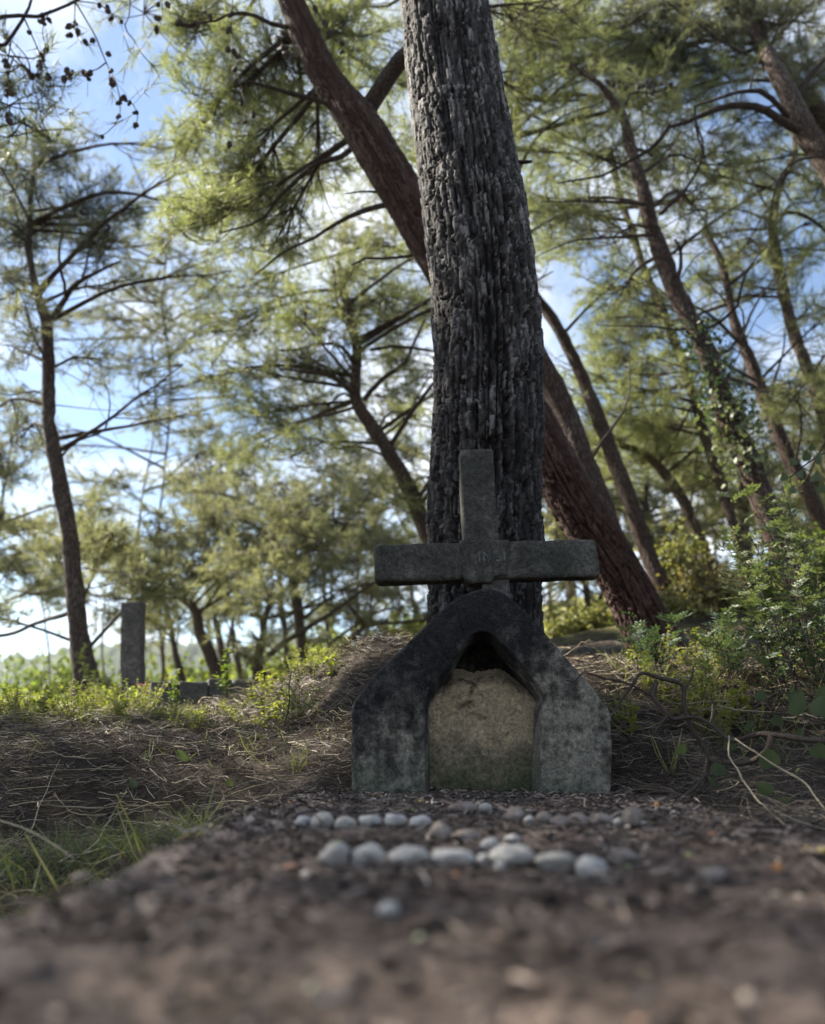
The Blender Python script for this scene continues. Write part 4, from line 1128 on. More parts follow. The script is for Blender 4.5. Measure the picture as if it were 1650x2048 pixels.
t9.limb([(1500, 182, 4.95), (1505, 150, 4.95), (1515, 120, 5), (1535, 97, 5.1)], .008, .005)
t9.limb([(1595, 190, 5.15), (1615, 160, 5.1), (1640, 130, 5.1), (1680, 90, 5.1)], .026, .018)
t9.limb([(1390, 215, 4.85), (1390, 250, 4.85), (1396, 280, 4.85), (1408, 310, 4.85), (1408, 330, 4.85)], .008, .004, 'dead_branch')
t9.limb([(1665, 310, 5.05), (1600, 315, 4.95), (1570, 340, 4.9), (1550, 390, 4.9), (1542, 420, 4.9)], .012, .005, 'dead_branch')
t9.bare_twigs(5, 3.3, 4.2, .25, .5, .005)
t9.finish(18)
t9b = Pine('pine_tree', 'spreading dark crowned pine at the top right corner with forked red limbs',
          [(1990, 700, 28), (1850, 500, 26), (1700, 300, 23), (1620, 210, 20), (1540, 120, 17), (1505, 60, 13), (1475, 0, 10)], 7.2, 7.4, [(-.2, .1, .4, .05), (-.3, .1, .6, .03)], bark='bark_plain_red', seed=10)
t9b.limb([(1525, 100, 7.3), (1525, 50, 7.3), (1500, -10, 7.2)], .05, .03)
t9b.limb([(1500, 65, 7.3), (1440, 50, 7.2), (1380, 42, 7.1), (1320, 30, 7)], .035, .012)
t9b.limb([(1470, 40, 7.3), (1450, 10, 7.2), (1420, -20, 7.2)], .03, .015)
for px, py, Y, rx, ry, tw, ti in [(1350, 70, 7.4, 120, 60, 30, .3), (1250, 90, 7.6, 100, 60, 26, .35), (1420, 140, 7.5, 90, 50, 18, .3), (1560, 40, 7.6, 100, 50, 22, .3), (1620, 130, 7.8, 80, 60, 18, .3), (1300, 150, 7.8, 90, 40, 16, .4), (1300, 10, 7.4, 120, 50, 24, .35), (1470, 10, 7.4, 100, 40, 18, .3), (1640, 250, 8, 60, 60, 12, .35)]:
    t9b.pclump(px, py, Y, rx, ry, ntw=int(tw * 1.15), per=5, tint=ti)
for c, rd in [((2.6, 7.6, 7.6), (1.1, 1, .5)), ((1.6, 7.4, 7.8), (1, 1, .5)), ((3.6, 7.4, 7.4), (1.1, 1, .5))]:
    t9b.clump(c, rd, ntw=24, tint=.4)
t9b.nmat = 'needle_dark'; t9b.finish(22, .11, .005)

t10 = Pine('pine_tree', 'thin bent sapling pine low between the slender pine and the ivy covered pine',
          [(1400, 1085, 13), (1385, 1050, 12), (1350, 980, 11), (1320, 935, 10), (1290, 905, 8), (1245, 890, 6)], 9.5, 9.6, bark='bark_plain', seed=11)
t10.limb([(1320, 930, 9.5), (1322, 895, 9.5), (1300, 860, 9.5)], .02, .01)
for px, py, Y, rx, ry, tw in [(1230, 880, 9.8, 60, 30, 10), (1300, 850, 9.8, 60, 30, 10), (1360, 930, 10, 60, 30, 10)]:
    t10.pclump(px, py, Y, rx, ry, ntw=tw, per=5, tint=.75)
t10.finish(20, .12, .006)

# --- left side
t11 = Pine('pine_tree', 'slender dark pine with a forked top at the left, weeds round its foot',
          [(172, 1445, 24), (165, 1380, 21), (152, 1230, 18), (140, 1110, 17), (126, 1000, 15.5), (108, 900, 14), (97, 800, 12.5), (92, 700, 12), (94, 645, 11), (80, 600, 9), (66, 545, 7), (60, 490, 6), (62, 420, 5)], 7.0, 7.1, [(-.1, .1, .6, .015)], bark='bark_plain', seed=12, nseg=16)
t11.limb([(95, 650, 7.1), (118, 612, 7.1), (145, 575, 7.0), (175, 552, 7.0), (240, 525, 6.9)], .035, .010)
t11.limb([(75, 590, 7.1), (40, 580, 7), (0, 603, 6.9), (-60, 610, 6.8)], .014, .006)
t11.limb([(130, 590, 7), (120, 520, 7), (122, 450, 7.1), (100, 390, 7.1)], .016, .006)
t11.limb([(165, 555, 7), (178, 500, 7), (182, 440, 7)], .012, .005)
t11.limb([(118, 930, 7.1), (130, 905, 7), (165, 875, 7), (215, 860, 6.9), (222, 800, 6.9), (215, 770, 6.9)], .013, .005)
t11.limb([(92, 790, 7.1), (60, 780, 7.1), (20, 790, 7.1), (-40, 780, 7)], .010, .004)
t11.limb([(150, 1220, 7.1), (110, 1235, 7.3), (60, 1250, 7.6), (0, 1270, 7.8), (-50, 1290, 8)], .02, .016)
for px, py, Y, rx, ry, tw, ti in [(60, 470, 7.2, 80, 60, 22, .35), (130, 430, 7.3, 80, 60, 22, .35), (195, 480, 7.0, 60, 60, 16, .3), (40, 340, 7.3, 90, 70, 22, .35), (120, 310, 7.4, 80, 60, 20, .4), (-30, 430, 7.2, 70, 60, 14, .4), (200, 390, 7.4, 60, 60, 12, .35),
                                  (190, 720, 7.5, 80, 40, 9, .35), (30, 700, 7.4, 70, 40, 9, .4), (40, 870, 7.6, 70, 40, 9, .45), (250, 560, 7.6, 60, 40, 9, .4), (260, 430, 7.6, 50, 40, 8, .4), (20, 560, 7.3, 60, 40, 9, .4)]:
    t11.pclump(px, py, Y, rx, ry, ntw=int(tw * 1.2), per=5, tint=ti)
t11.bare_twigs(26, 1.2, 4.6, .4, 1.2, .006)
t11.nmat = 'needle_dark'; t11.finish(20, .10, .0042)

t12 = Pine('pine_tree', 'reddish pine with a forked spreading crown, left of the big trunk',
          [(900, 1180, 18), (878, 1120, 17), (850, 1050, 17), (818, 975, 16), (788, 920, 15), (758, 870, 14), (730, 825, 13), (715, 795, 12), (713, 750, 10), (712, 700, 10), (700, 640, 8), (690, 580, 7)], 8.0, 8.1, [(-.1, .1, .5, .02)], bark='bark_plain_red', seed=13)
t12.limb([(722, 812, 8.1), (695, 780, 8.0), (660, 755, 8), (620, 745, 7.9), (560, 735, 7.9)], .040, .012)
t12.limb([(728, 800, 8.1), (765, 760, 8.1), (800, 730, 8.2), (830, 685, 8.3), (850, 640, 8.3)], .030, .012)
t12.limb([(712, 740, 8.1), (690, 700, 8.1), (650, 690, 8.1), (560, 700, 8.2)], .024, .010)
t12.limb([(740, 700, 8.1), (800, 695, 8.1), (880, 702, 8.1)], .020, .012)
for px, py, Y, rx, ry, tw, ti in [(700, 620, 8.2, 110, 60, 26, .4), (620, 720, 8.2, 120, 50, 26, .4), (560, 820, 8.6, 110, 60, 24, .5), (790, 640, 8.3, 70, 60, 16, .4), (480, 640, 8.8, 110, 70, 26, .5), (430, 750, 8.8, 80, 60, 18, .5), (520, 560, 8.8, 110, 50, 22, .55), (640, 830, 8.9, 90, 50, 18, .5), (600, 640, 8.6, 90, 50, 18, .45), (760, 560, 8.8, 80, 40, 14, .5), (500, 900, 9.2, 80, 50, 14, .55)]:
    t12.pclump(px, py, Y, rx, ry, ntw=int(tw * 1.15), per=5, tint=ti)
t12.bare_twigs(20, 2.2, 4.0, .4, .9)
t12.finish(22, .11, .005)

# --- pine standing outside the frame at the left; its cone hung branch comes in at the top left
t0 = Pine('pine_tree', 'pine outside the left edge whose bare cone hung branches dip into the top left corner',
          [(-900, 1440, 60), (-860, 1000, 52), (-800, 600, 46), (-760, 300, 40)], 5.6, 5.8, [(.3, .1, 1.2, .12), (.3, .2, 1.5, .09), (.2, .2, 1.4, .05)], bark='bark_plain', seed=14, nseg=14)
t0.limb([(-780, 400, 5.7), (-400, 200, 5.0), (-150, 130, 4.3), (0, 88, 4.0), (22, 84, 4.0), (48, 30, 4.0), (62, -30, 4.0)], .05, .007)
t0.limb([(-150, 130, 4.3), (0, 40, 4.0), (80, 36, 4.0), (150, 0, 4.0), (240, -60, 4.0)], .016, .007)
fine = [[(150, 2), (172, 40), (192, 75), (212, 125), (232, 165), (240, 200), (238, 235), (222, 258), (196, 272), (160, 250)], [(48, 35), (70, 85), (92, 135), (100, 160)], [(22, 84), (15, 130), (18, 180), (10, 230)], [(260, -20), (258, 30), (250, 55), (268, 80), (285, 110), (310, 135), (320, 160)],
        [(212, 125), (190, 140), (150, 145), (130, 147)], [(150, 2), (200, 10), (250, 50)], [(240, 200), (262, 205), (275, 230), (270, 260)], [(95, 135), (80, 135), (70, 160)], [(150, 2), (150, 60), (165, 90)], [(100, 20), (85, 60), (95, 110)]]
for pts in fine:
    q = spline([at(a, b_, 4.0 + RNG.uniform(-.08, .08)) for a, b_ in pts], 18)
    hw_ = t0.hanging(q, .005, .0018, .25)
    for k in range(4, 18):
        if len(pts) != 7 and t0.rng.random() < (.62 if len(pts) != 3 else .35): t0.cone(q[k] + t0.rng.normal(0, .014, 3), t0.rng.uniform(.018, .028), hw_)
    for k in range(6, 18, 3):
        d = norm(t0.rng.normal(size=3) + [0, 0, -.3]); l = t0.rng.uniform(.06, .16)
        add_tube(t0.tw, np.array([q[k], q[k] + d * l]), .0014, 3, .3)
        if t0.rng.random() < .5: t0.crown.add((q[k] + d * l)[None], d[None], np.array([.9]), np.array([.3]))
t0.pclump(40, 130, 4.2, 80, 60, ntw=9, per=3, tint=.3, limb=False, start=at(0, 88, 4.0))
t0.pclump(60, 240, 4.6, 90, 60, ntw=14, per=4, tint=.3, limb=False, start=at(-40, 150, 4.3))
for c, rd, tw in [((-4.6, 4.9, 5.4), (.9, .9, .5), 34), ((-5.2, 5.3, 6.2), (1.0, .9, .5), 34), ((-5.2, 4.2, 5.6), (1.0, .9, .5), 34), ((-4.6, 4.0, 5.0), (.9, .9, .45), 30), ((-4.9, 4.7, 6.5), (.9, .9, .5), 30), ((-5.7, 5.0, 7.2), (1, 1, .5), 24), ((-5.4, 3.4, 5.6), (1, 1, .5), 24), ((-4.8, 3.0, 4.9), (.9, .9, .45), 22), ((-6.3, 5.0, 5.7), (.9, .9, .5), 30), ((-6.2, 4.1, 5.3), (.9, .9, .5), 30), ((-7.1, 4.7, 6.0), (.9, .9, .5), 26), ((-6.9, 5.6, 5.6), (.9, .8, .45), 22)]:
    t0.clump(c, rd, ntw=tw, per=6, tint=.4)  # unseen crown clumps added to shade the slab, shrine and left bank hollow
t0.finish(16, .11, .006)

# --- pines of the background, each with its own trunk and crown
BG = [  # label, trunk, distance, crown clumps, tint, bark
    ('umbrella crowned pine with a crooked red trunk, far left behind the kerb', [(440, 1385, 14), (428, 1335, 13), (412, 1290, 12), (398, 1262, 11), (396, 1235, 9), (385, 1212, 8), (366, 1198, 8)], 13,
     [(330, 1095, 90, 40), (430, 1045, 90, 40), (540, 1075, 80, 40), (380, 1150, 80, 35), (260, 1130, 70, 40), (480, 1130, 70, 40), (300, 1180, 60, 30), (590, 1040, 60, 30)], .6,
     [[(366, 1198), (320, 1180), (270, 1172), (230, 1155)], [(366, 1198), (395, 1150), (425, 1100), (445, 1065)]]),
    ('twisted low pine with one long limb sweeping right, behind the needle mound', [(530, 1400, 13), (520, 1355, 12), (518, 1325, 10), (524, 1295, 8), (528, 1260, 7), (522, 1235, 6), (500, 1228, 5)], 12,
     [(500, 1200, 60, 25), (760, 1150, 60, 25), (620, 1150, 60, 25)], .55,
     [[(515, 1338), (535, 1312), (570, 1285), (610, 1262), (650, 1235), (690, 1205), (745, 1168), (790, 1140)], [(528, 1345), (560, 1362), (600, 1370)], [(525, 1240), (540, 1200), (548, 1165)], [(516, 1335), (490, 1310), (440, 1298)]]),
    ('upright grey pine stem in the middle of the far left group', [(612, 1375, 13), (606, 1330, 12), (600, 1270, 11), (592, 1210, 11), (586, 1160, 10), (590, 1100, 8), (600, 1040, 6)], 13.5,
     [(620, 1090, 90, 40), (560, 1120, 70, 35), (690, 1120, 70, 40), (640, 1020, 90, 40), (720, 1060, 70, 40)], .45, []),
    ('thin pine leaning right below the left arm of the cross', [(632, 1375, 8), (655, 1330, 8), (690, 1292, 7), (720, 1262, 6), (745, 1248, 5), (800, 1245, 4), (860, 1240, 3)], 14,
     [(740, 1190, 60, 25), (800, 1200, 50, 30), (700, 1230, 50, 20)], .5, [[(735, 1252), (710, 1225), (690, 1200)]]),
    ('thin straight pine stem between the upright grey pine and the twisted pine', [(582, 1380, 7), (576, 1330, 7), (570, 1260, 6), (562, 1200, 6), (560, 1140, 5)], 15,
     [(560, 1010, 80, 40), (500, 980, 70, 40)], .5, []),
    ('very thin sapling stem rising right of the upright grey pine', [(662, 1375, 4), (658, 1310, 4), (652, 1240, 4), (648, 1170, 3), (645, 1100, 3)], 14.5,
     [(650, 960, 80, 40), (720, 980, 60, 40)], .5, []),
    ('thin grey pine stem right of the square cement post', [(372, 1400, 8), (362, 1350, 7), (352, 1300, 6), (345, 1260, 5), (330, 1210, 4)], 15,
     [(300, 1240, 60, 25), (360, 1235, 50, 25)], .5, []),
    ('thin pale pine stem between the umbrella pine and the twisted pine', [(488, 1392, 7), (480, 1345, 6), (470, 1300, 6), (465, 1260, 5)], 16,
     [(450, 1220, 50, 25), (470, 1180, 60, 25)], .55, []),
    ('pale slim pine stem left of centre in the far group behind the kerb', [(458, 1392, 9), (450, 1345, 8), (442, 1290, 7), (430, 1240, 6)], 17,
     [(420, 1230, 60, 25), (400, 960, 80, 50), (460, 900, 80, 40)], .55, []),
    ('thin slanting stem just right of the slender dark pine', [(203, 1430, 7), (196, 1380, 7), (186, 1320, 6), (170, 1260, 5), (150, 1200, 4)], 9,
     [(140, 1120, 70, 30), (210, 1090, 60, 30)], .5, []),
    ('hazy pine filling the far left edge behind the slender dark pine', [(-60, 1450, 16), (-50, 1300, 15), (-30, 1150, 12), (0, 1020, 9)], 15,
     [(0, 930, 80, 40), (60, 1050, 80, 40), (20, 1130, 80, 40), (-60, 1020, 80, 50), (120, 1180, 60, 30), (190, 1020, 60, 30), (40, 800, 60, 30)], .5, []),
    ('hazy pine crown between the two left trunks, far behind', [(262, 1440, 5), (266, 1300, 4), (268, 1150, 4), (285, 1000, 2), (312, 820, 1.2), (300, 640, 1)], 19,
     [(260, 720, 70, 40), (330, 640, 60, 40), (310, 830, 60, 30), (250, 960, 60, 30), (400, 860, 70, 40)], .45, []),
    ('bright backlit pine just right of the big trunk, far behind the red pine', [(1150, 1290, 12), (1145, 1200, 11), (1130, 1100, 10), (1110, 1000, 8)], 13,
     [(1130, 960, 60, 40), (1180, 870, 70, 40), (1110, 1050, 60, 40), (1200, 960, 60, 40)], .85, []),
    ('twin thin stems seen under the right arm of the cross', [(1190, 1290, 8), (1178, 1220, 7), (1165, 1150, 6), (1150, 1080, 5)], 14,
     [(1190, 1110, 50, 30), (1150, 1150, 50, 30), (1240, 1080, 60, 40)], .85, [[(1188, 1270), (1200, 1210), (1212, 1160)]]),
    ('bright yellow green pine behind the slender brown pine', [(1320, 1240, 12), (1310, 1150, 11), (1300, 1080, 9), (1290, 1010, 8)], 13.5,
     [(1290, 990, 80, 40), (1370, 960, 70, 40), (1240, 1020, 60, 30), (1330, 1060, 70, 30), (1390, 1040, 60, 30), (1310, 760, 60, 40)], .9, []),
    ('broad bright pine crown behind the ivy covered trunk', [(1500, 1230, 14), (1495, 1120, 12), (1490, 1020, 10), (1490, 920, 8)], 14,
     [(1480, 900, 80, 45), (1420, 860, 60, 40), (1540, 940, 70, 40), (1460, 1000, 70, 40), (1540, 1040, 60, 40), (1400, 940, 60, 30)], .85, []),
    ('green pine crown at the right edge behind the slim forked pine', [(1690, 1240, 16), (1685, 1100, 14), (1670, 980, 12), (1655, 880, 9)], 12.5,
     [(1620, 860, 70, 40), (1580, 800, 60, 40), (1640, 940, 60, 40), (1610, 1060, 60, 40), (1640, 760, 60, 40), (1590, 1120, 50, 30)], .75, []),
    ('tall pale green pine high behind the big trunk on its left', [(900, 1300, 9), (900, 1100, 8), (895, 900, 7), (890, 700, 6), (880, 520, 5)], 16,
     [(820, 900, 60, 40), (790, 800, 70, 40), (830, 1000, 50, 40), (760, 960, 60, 40), (800, 720, 60, 40), (770, 480, 70, 50), (680, 480, 70, 40), (830, 600, 50, 40), (740, 1080, 50, 40)], .65, []),
    ('tall grey green pine at the upper left behind the forked top', [(330, 1440, 3), (318, 1100, 2.5), (340, 800, 2), (325, 600, 1.8), (340, 470, 1.5)], 18,
     [(330, 500, 70, 40), (300, 580, 60, 40), (390, 560, 70, 40), (240, 640, 60, 30), (420, 640, 70, 40), (360, 700, 50, 30), (120, 640, 60, 30)], .4, []),
]
for k, (lab, tr, Y, cl, ti, limbs) in enumerate(BG):
    t = Pine('pine_tree', lab, tr, Y, Y + .2, group='pines of the background', bark='bark_plain_red' if k in (0, 1, 3) else 'bark_plain', seed=20 + k, nmat='needle_far', nseg=9)
    for L in limbs:
        t.limb([(a, b_, Y + .1 + .1 * j) for j, (a, b_) in enumerate(L)], 7 * mpp(1200, Y), 3 * mpp(1200, Y), nseg=6)
    for (a, b_, rx, ry) in cl:
        t.pclump(a, b_, Y + t.rng.uniform(-.8, 1.2), rx * 1.08, ry * 1.15, ntw=max(10, int(rx * ry / 120)), per=5, tint=ti)
    t.finish(18, .15, .010)

FARP = [(-40, 28, 1010, .5), (90, 30, 1120, .5), (215, 33, 1080, .5), (330, 27, 1180, .6), (470, 30, 1090, .6), (600, 34, 1150, .6), (720, 26, 1020, .6), (830, 29, 1090, .65), (1095, 24, 1000, .85), (1215, 22, 1040, .9), (1330, 25, 900, .85), (1430, 22, 1000, .9), (1540, 24, 960, .85), (1640, 21, 1020, .8), (420, 36, 960, .5), (660, 38, 930, .55), (1250, 34, 850, .85)]
place = ['at the far left edge', 'behind the slender dark pine', 'left of the square cement post', 'behind the kerb at the left', 'behind the umbrella crowned pine', 'behind the twisted low pine', 'under the left arm of the cross', 'just left of the big trunk', 'just right of the big trunk', 'behind the red leaning pine', 'behind the slender brown pine', 'behind the ivy covered pine', 'behind the slim forked pine', 'at the far right edge', 'above the umbrella crowned pine', 'left of the reddish forked pine trunk', 'high between the slender brown and ivy covered pines']
for k, (px, Y, py, ti) in enumerate(FARP):
    g = np.random.default_rng(500 + k)
    base_py = 1400 if px < 800 else 1260
    t = Pine('pine_tree', 'distant blurred pine ' + place[k], [(px + 8, base_py, 4 if k > 2 else 2), (px + g.uniform(-14, 8), base_py - 90, 4 if k > 2 else 2), (px - g.uniform(-10, 18), py + 60, 2.5 if k > 2 else 1.5), (px, py - 20, 1.5)], Y, Y + .3, group='distant pines', seed=60 + k, nmat='needle_far', nseg=6)
    for j in range(7):
        t.pclump(px + g.normal(0, 55), py + g.normal(0, 50), Y + g.uniform(-1.5, 1.5), g.uniform(45, 75), g.uniform(22, 38), ntw=9, per=5, tint=ti, size=1.0)
    t.finish(16, .26, .020)

# loose veil of further sprays, each carried by a branch of one of the pines standing there
fr = np.random.default_rng(4242)
gaps = [(190, 300, 70, 110), (1120, 640, 60, 110), (1560, 640, 80, 110), (100, 760, 90, 90), (300, 420, 50, 60), (240, 880, 80, 80), (340, 560, 55, 50), (620, 950, 50, 40), (765, 810, 40, 50), (470, 540, 40, 40)]
cand = [t for t in PINES if 6.4 < t.Y < 20 and t is not t9]
done = []
for k in range(2600):
    px, py = fr.uniform(-40, 1690), fr.uniform(-40, 1290)
    if any(((px - a) / c) ** 2 + ((py - b_) / d) ** 2 < 1 for a, b_, c, d in gaps): continue
    if px < 380 and py > 430 and fr.random() < .80: continue
    if px < 330 and py <= 430 and fr.random() < .5: continue
    if any((px - a) ** 2 + (py - b_) ** 2 < 64 ** 2 for a, b_ in done): continue
    ok = [t for t in cand if abs(t.px - px) < 330 and py > t.top - 140 and py < t.top + 460]
    if not ok: continue
    ok.sort(key=lambda t: abs(t.px - px) + abs(t.top - py) * .5)
    t = ok[int(fr.integers(0, min(3, len(ok))))]
    done.append((px, py))
    t.pclump(px, py, t.Y + fr.uniform(-.8, 1.0), fr.uniform(60, 95), fr.uniform(35, 60), ntw=9, per=5, tint=(.5 if px < 800 else .7) + fr.normal(0, .12))
print('veil', len(done))
for t in PINES: t.build_crown()
# ------------------------------------------------------------------ ground litter
rg = np.random.default_rng(99)
def in_slab(x, y, m=0.0):
    return (x > SL_X0 - m) & (x < SL_X1 + m) & (y > SL_Y0) & (y < 2.75) & (terr_base(x, y) < .03)
def scatter(n, ylo, yhi, power=1.0, spread=.62):
    """points of the forest floor inside the view and a little beside it, denser near the camera"""
    u = rg.random(n) ** power
    y = ylo * (yhi / ylo) ** u
    x = (rg.random(n) * 2 - 1) * y * spread
    return x, y
def ribbons(P0, D, L, wid, bend, tint):
    """thin bent blades: three cross lines each"""
    n = len(P0); D = norm(D)
    side = norm(np.cross(D, rg.normal(size=(n, 3))))
    bv = norm(np.cross(D, rg.normal(size=(n, 3)))) * (L * bend)[:, None]
    m1 = P0 + D * (L * .5)[:, None] + bv; e = P0 + D * L[:, None]
    w = (side * wid[:, None] * .5)
    V = np.stack([P0 - w, P0 + w, m1 - w * .9, m1 + w * .9, e - w * .4, e + w * .4], 1).reshape(-1, 3)
    i = np.arange(n)[:, None] * 6
    F = np.vstack([np.hstack([i, i + 1, i + 3, i + 2]), np.hstack([i + 2, i + 3, i + 5, i + 4])])
    return V, F, np.repeat(tint, 6)
x, y = scatter(115000, 1.1, 6.0, .8, .60)
k = ~(in_slab(x, y, .015) & (y < 2.27)); x, y = x[k], y[k]
dens = fbm(np.stack([x * 1.6, y * 1.6, x * 0], -1), 3, 123)
k = rg.random(len(x)) < np.clip(.70 + .9 * dens, .08, 1); x, y = x[k], y[k]
k = ~((x > -.17) & (x < .55) & (y > 2.2) & (y < 2.60)); x, y = x[k], y[k]
n = len(x); z = np.where(in_slab(x, y), np.maximum(terr(x, y), .004), terr(x, y))
heap = np.exp(-(((x + .42) / .38) ** 2 + ((y - 3.25) / .5) ** 2))
z = z + rg.random(n) ** 2 * (.022 + .05 * heap)
az = rg.uniform(0, 6.28, n); el = rg.normal(0, .22 + .15 * heap, n)
D = np.stack([np.cos(az) * np.cos(el), np.sin(az) * np.cos(el), np.sin(el)], 1)
L = rg.uniform(.045, .13, n); wd = rg.uniform(.0010, .0021, n) * np.clip(y / 2.6, .9, 2)
ti = np.clip(.32 + .30 * rg.normal(size=n), 0, 1)
V, F, A = ribbons(np.stack([x, y, z], 1), D, L, wd, rg.uniform(-.12, .12, n), ti)
tag(obj('pine_needle_litter', mk_mesh('pine_needle_litter', V, F, {'tint': A}), M['litter']), 'brown carpet of fallen pine needles over the bank', 'pine needles', None, 'stuff')
# thicker dry grass stems and rootlets curling on the bank
mb = MB()
for k in range(900):
    yy = 1.6 * (5.2 / 1.6) ** rg.random(); xx = rg.uniform(-.62, .62) * yy
    if in_slab(xx, yy, .03) or (-.2 < xx < .6 and 2.25 < yy < 2.65): continue
    p = np.array([xx, yy, float(terr_base(xx, yy)) + rg.uniform(.0, .04)])
    a = rg.uniform(0, 6.28); l = rg.uniform(.08, .30); c = rg.normal(0, 1.1)
    q = [p]
    for s in range(7):
        a += c * .28; p = p + np.array([math.cos(a), math.sin(a), rg.normal(.0, .22)]) * l / 7; q.append(p)
    q = np.array(q); q[:, 2] = np.maximum(q[:, 2], terr_base(q[:, 0], q[:, 1]) + .004)
    add_tube(mb, q, np.linspace(.0016, .0008, 8) * rg.uniform(.8, 1.8), 3, np.clip(rg.normal(.5, .25), 0, 1))
tag(obj('dry_stem_litter', mb.mesh('dry_stem_litter'), M['stalk']), 'pale curled dry stems and rootlets tangled on the bank', 'dry stems', None, 'stuff')
# crumbs, leaf bits and clods over the slab
n = 6000
x = rg.uniform(SL_X0 + .005, SL_X1 - .005, n); y = SL_Y0 + .1 + (2.35 - SL_Y0) * rg.random(n) ** .8
z = slab_top(x, y)
s = rg.lognormal(math.log(.0025), .5, n); s = np.clip(s, .0010, .0075)
V = IV2[None] * (1 + .35 * rg.normal(size=(n, len(IV2), 1)).clip(-1.5, 1.5)) * s[:, None, None] * np.stack([rg.uniform(.7, 1.6, n), rg.uniform(.7, 1.6, n), rg.uniform(.35, .9, n)], 1)[:, None]
V = V + np.stack([x, y, z + s * .15], 1)[:, None]
F = (IF2[None] + (np.arange(n) * len(IV2))[:, None, None]).reshape(-1, 3)
tint = np.clip(rg.beta(1.6, 2.6, n), 0, .90); odd_ = rg.random(n) < .03; tint[odd_] = rg.uniform(.94, 1, odd_.sum())

tag(obj('soil_crumbs', mk_mesh('soil_crumbs', V.reshape(-1, 3), F, {'tint': np.repeat(tint, len(IV2))}), M['debris']), 'dark soil crumbs and small gravel strewn over the slab', 'soil', None, 'stuff')
n = 7000
x = rg.uniform(SL_X0 + .01, SL_X1 - .01, n); y = SL_Y0 + .1 + (2.4 - SL_Y0) * rg.random(n) ** .8
P = np.stack([x, y, slab_top(x, y) + rg.uniform(.001, .008, n)], 1)
az = rg.uniform(0, 6.28, n); el = rg.normal(0, .25, n)
V, F, A = ribbons(P, np.stack([np.cos(az), np.sin(az), el], 1), rg.uniform(.006, .034, n), rg.uniform(.001, .0045, n), rg.uniform(-.2, .2, n), np.clip(rg.beta(2, 2.2, n), 0, .92))
tag(obj('leaf_crumbs', mk_mesh('leaf_crumbs', V, F, {'tint': A}), M['debris']), 'bits of dead leaf and needle scattered over the slab', 'leaf bits', None, 'stuff')

# ------------------------------------------------------------------ grass
def blades(px_lo, px_hi, py_lo, py_hi, n, h, w, tint, Ylo, Yhi):
    out = []
    x, y = [], []
    while len(x) < n:
        Y = rg.uniform(Ylo, Yhi); px = rg.uniform(px_lo, px_hi)
        xx = (px - 825) / FPX * Y * .93
        if in_slab(xx, Y, .02): continue
        x.append(xx); y.append(Y)
    x, y = np.array(x), np.array(y); dn = fbm(np.stack([x * 5, y * 5, x * 0], -1), 2, 55)
    k = rg.random(n) < np.clip(.55 + .8 * dn, .05, 1); x, y = x[k], y[k]
    m_ = len(x); P = np.stack([x, y, terr(x, y) - .005], 1)
    az = rg.uniform(0, 6.28, m_); D = np.stack([np.cos(az) * .7, np.sin(az) * .7, rg.uniform(.35, 1.1, m_)], 1)
    return ribbons(P, D, h * rg.uniform(.5, 1.3, m_), w * rg.uniform(.6, 1.4, m_), rg.uniform(-.18, .18, m_), np.clip(tint + rg.normal(0, .18, m_), 0, 1))
V, F, A = blades(-150, 420, 0, 0, 5200, .11, .0016, .45, .95, 2.2)
V2, F2, A2 = blades(-150, 420, 0, 0, 220, .20, .004, .75, 1.0, 1.9)
V3, F3, A3 = blades(-150, 700, 0, 0, 4200, .075, .0022, .6, 2.65, 5.0)
V4, F4, A4 = blades(1250, 1800, 0, 0, 900, .12, .0028, .6, 2.5, 4.2)
Vall = np.vstack([V, V2, V3, V4]); o1 = len(V); o2 = o1 + len(V2); o3 = o2 + len(V3)
tag(obj('grass', mk_mesh('grass', Vall, np.vstack([F, F2 + o1, F3 + o2, F4 + o3]), {'tint': np.concatenate([A, A2, A3, A4])}), M['grass']), 'thin green grass left of the slab and on the bank', 'grass', None, 'stuff')
def tuft(px, py, Y, n, h, w, tint, label, spread=.4):
    p = at(px, py, Y); p[2] = float(terr(p[0], p[1])) if not in_slab(p[0], p[1]) else 0.0
    az = rg.uniform(0, 6.28, n); D = np.stack([np.cos(az) * spread, np.sin(az) * spread, np.ones(n)], 1)
    V, F, A = ribbons(rg.normal(0, .006, (n, 3)) * [1, 1, 0] - [0, 0, .006], D, h * rg.uniform(.5, 1.15, n), np.full(n, w), rg.uniform(-.22, .22, n), np.clip(tint + rg.normal(0, .12, n), 0, 1))
    tag(obj('grass_tuft', mk_mesh('grass_tuft', V, F, {'tint': A}), M['grass'], None, p), label, 'grass tuft')
tuft(594, 1562, 2.55, 16, .11, .004, .75, 'small pale green grass tuft at the foot of the bank left of the shrine')
tuft(1345, 1560, 2.4, 14, .12, .004, .8, 'yellowish grass tuft beside the thorny dead branch')
tuft(200, 1742, 1.25, 9, .20, .006, .9, 'bright yellow green broad grass tuft against the left edge of the slab', .8)
tuft(60, 1800, 1.15, 14, .16, .004, .85, 'yellow green grass tuft in the lower left corner', .9)
tuft(310, 1690, 1.6, 16, .22, .003, .5, 'long bending green grass tuft beside the slab edge at the left', 1.1)

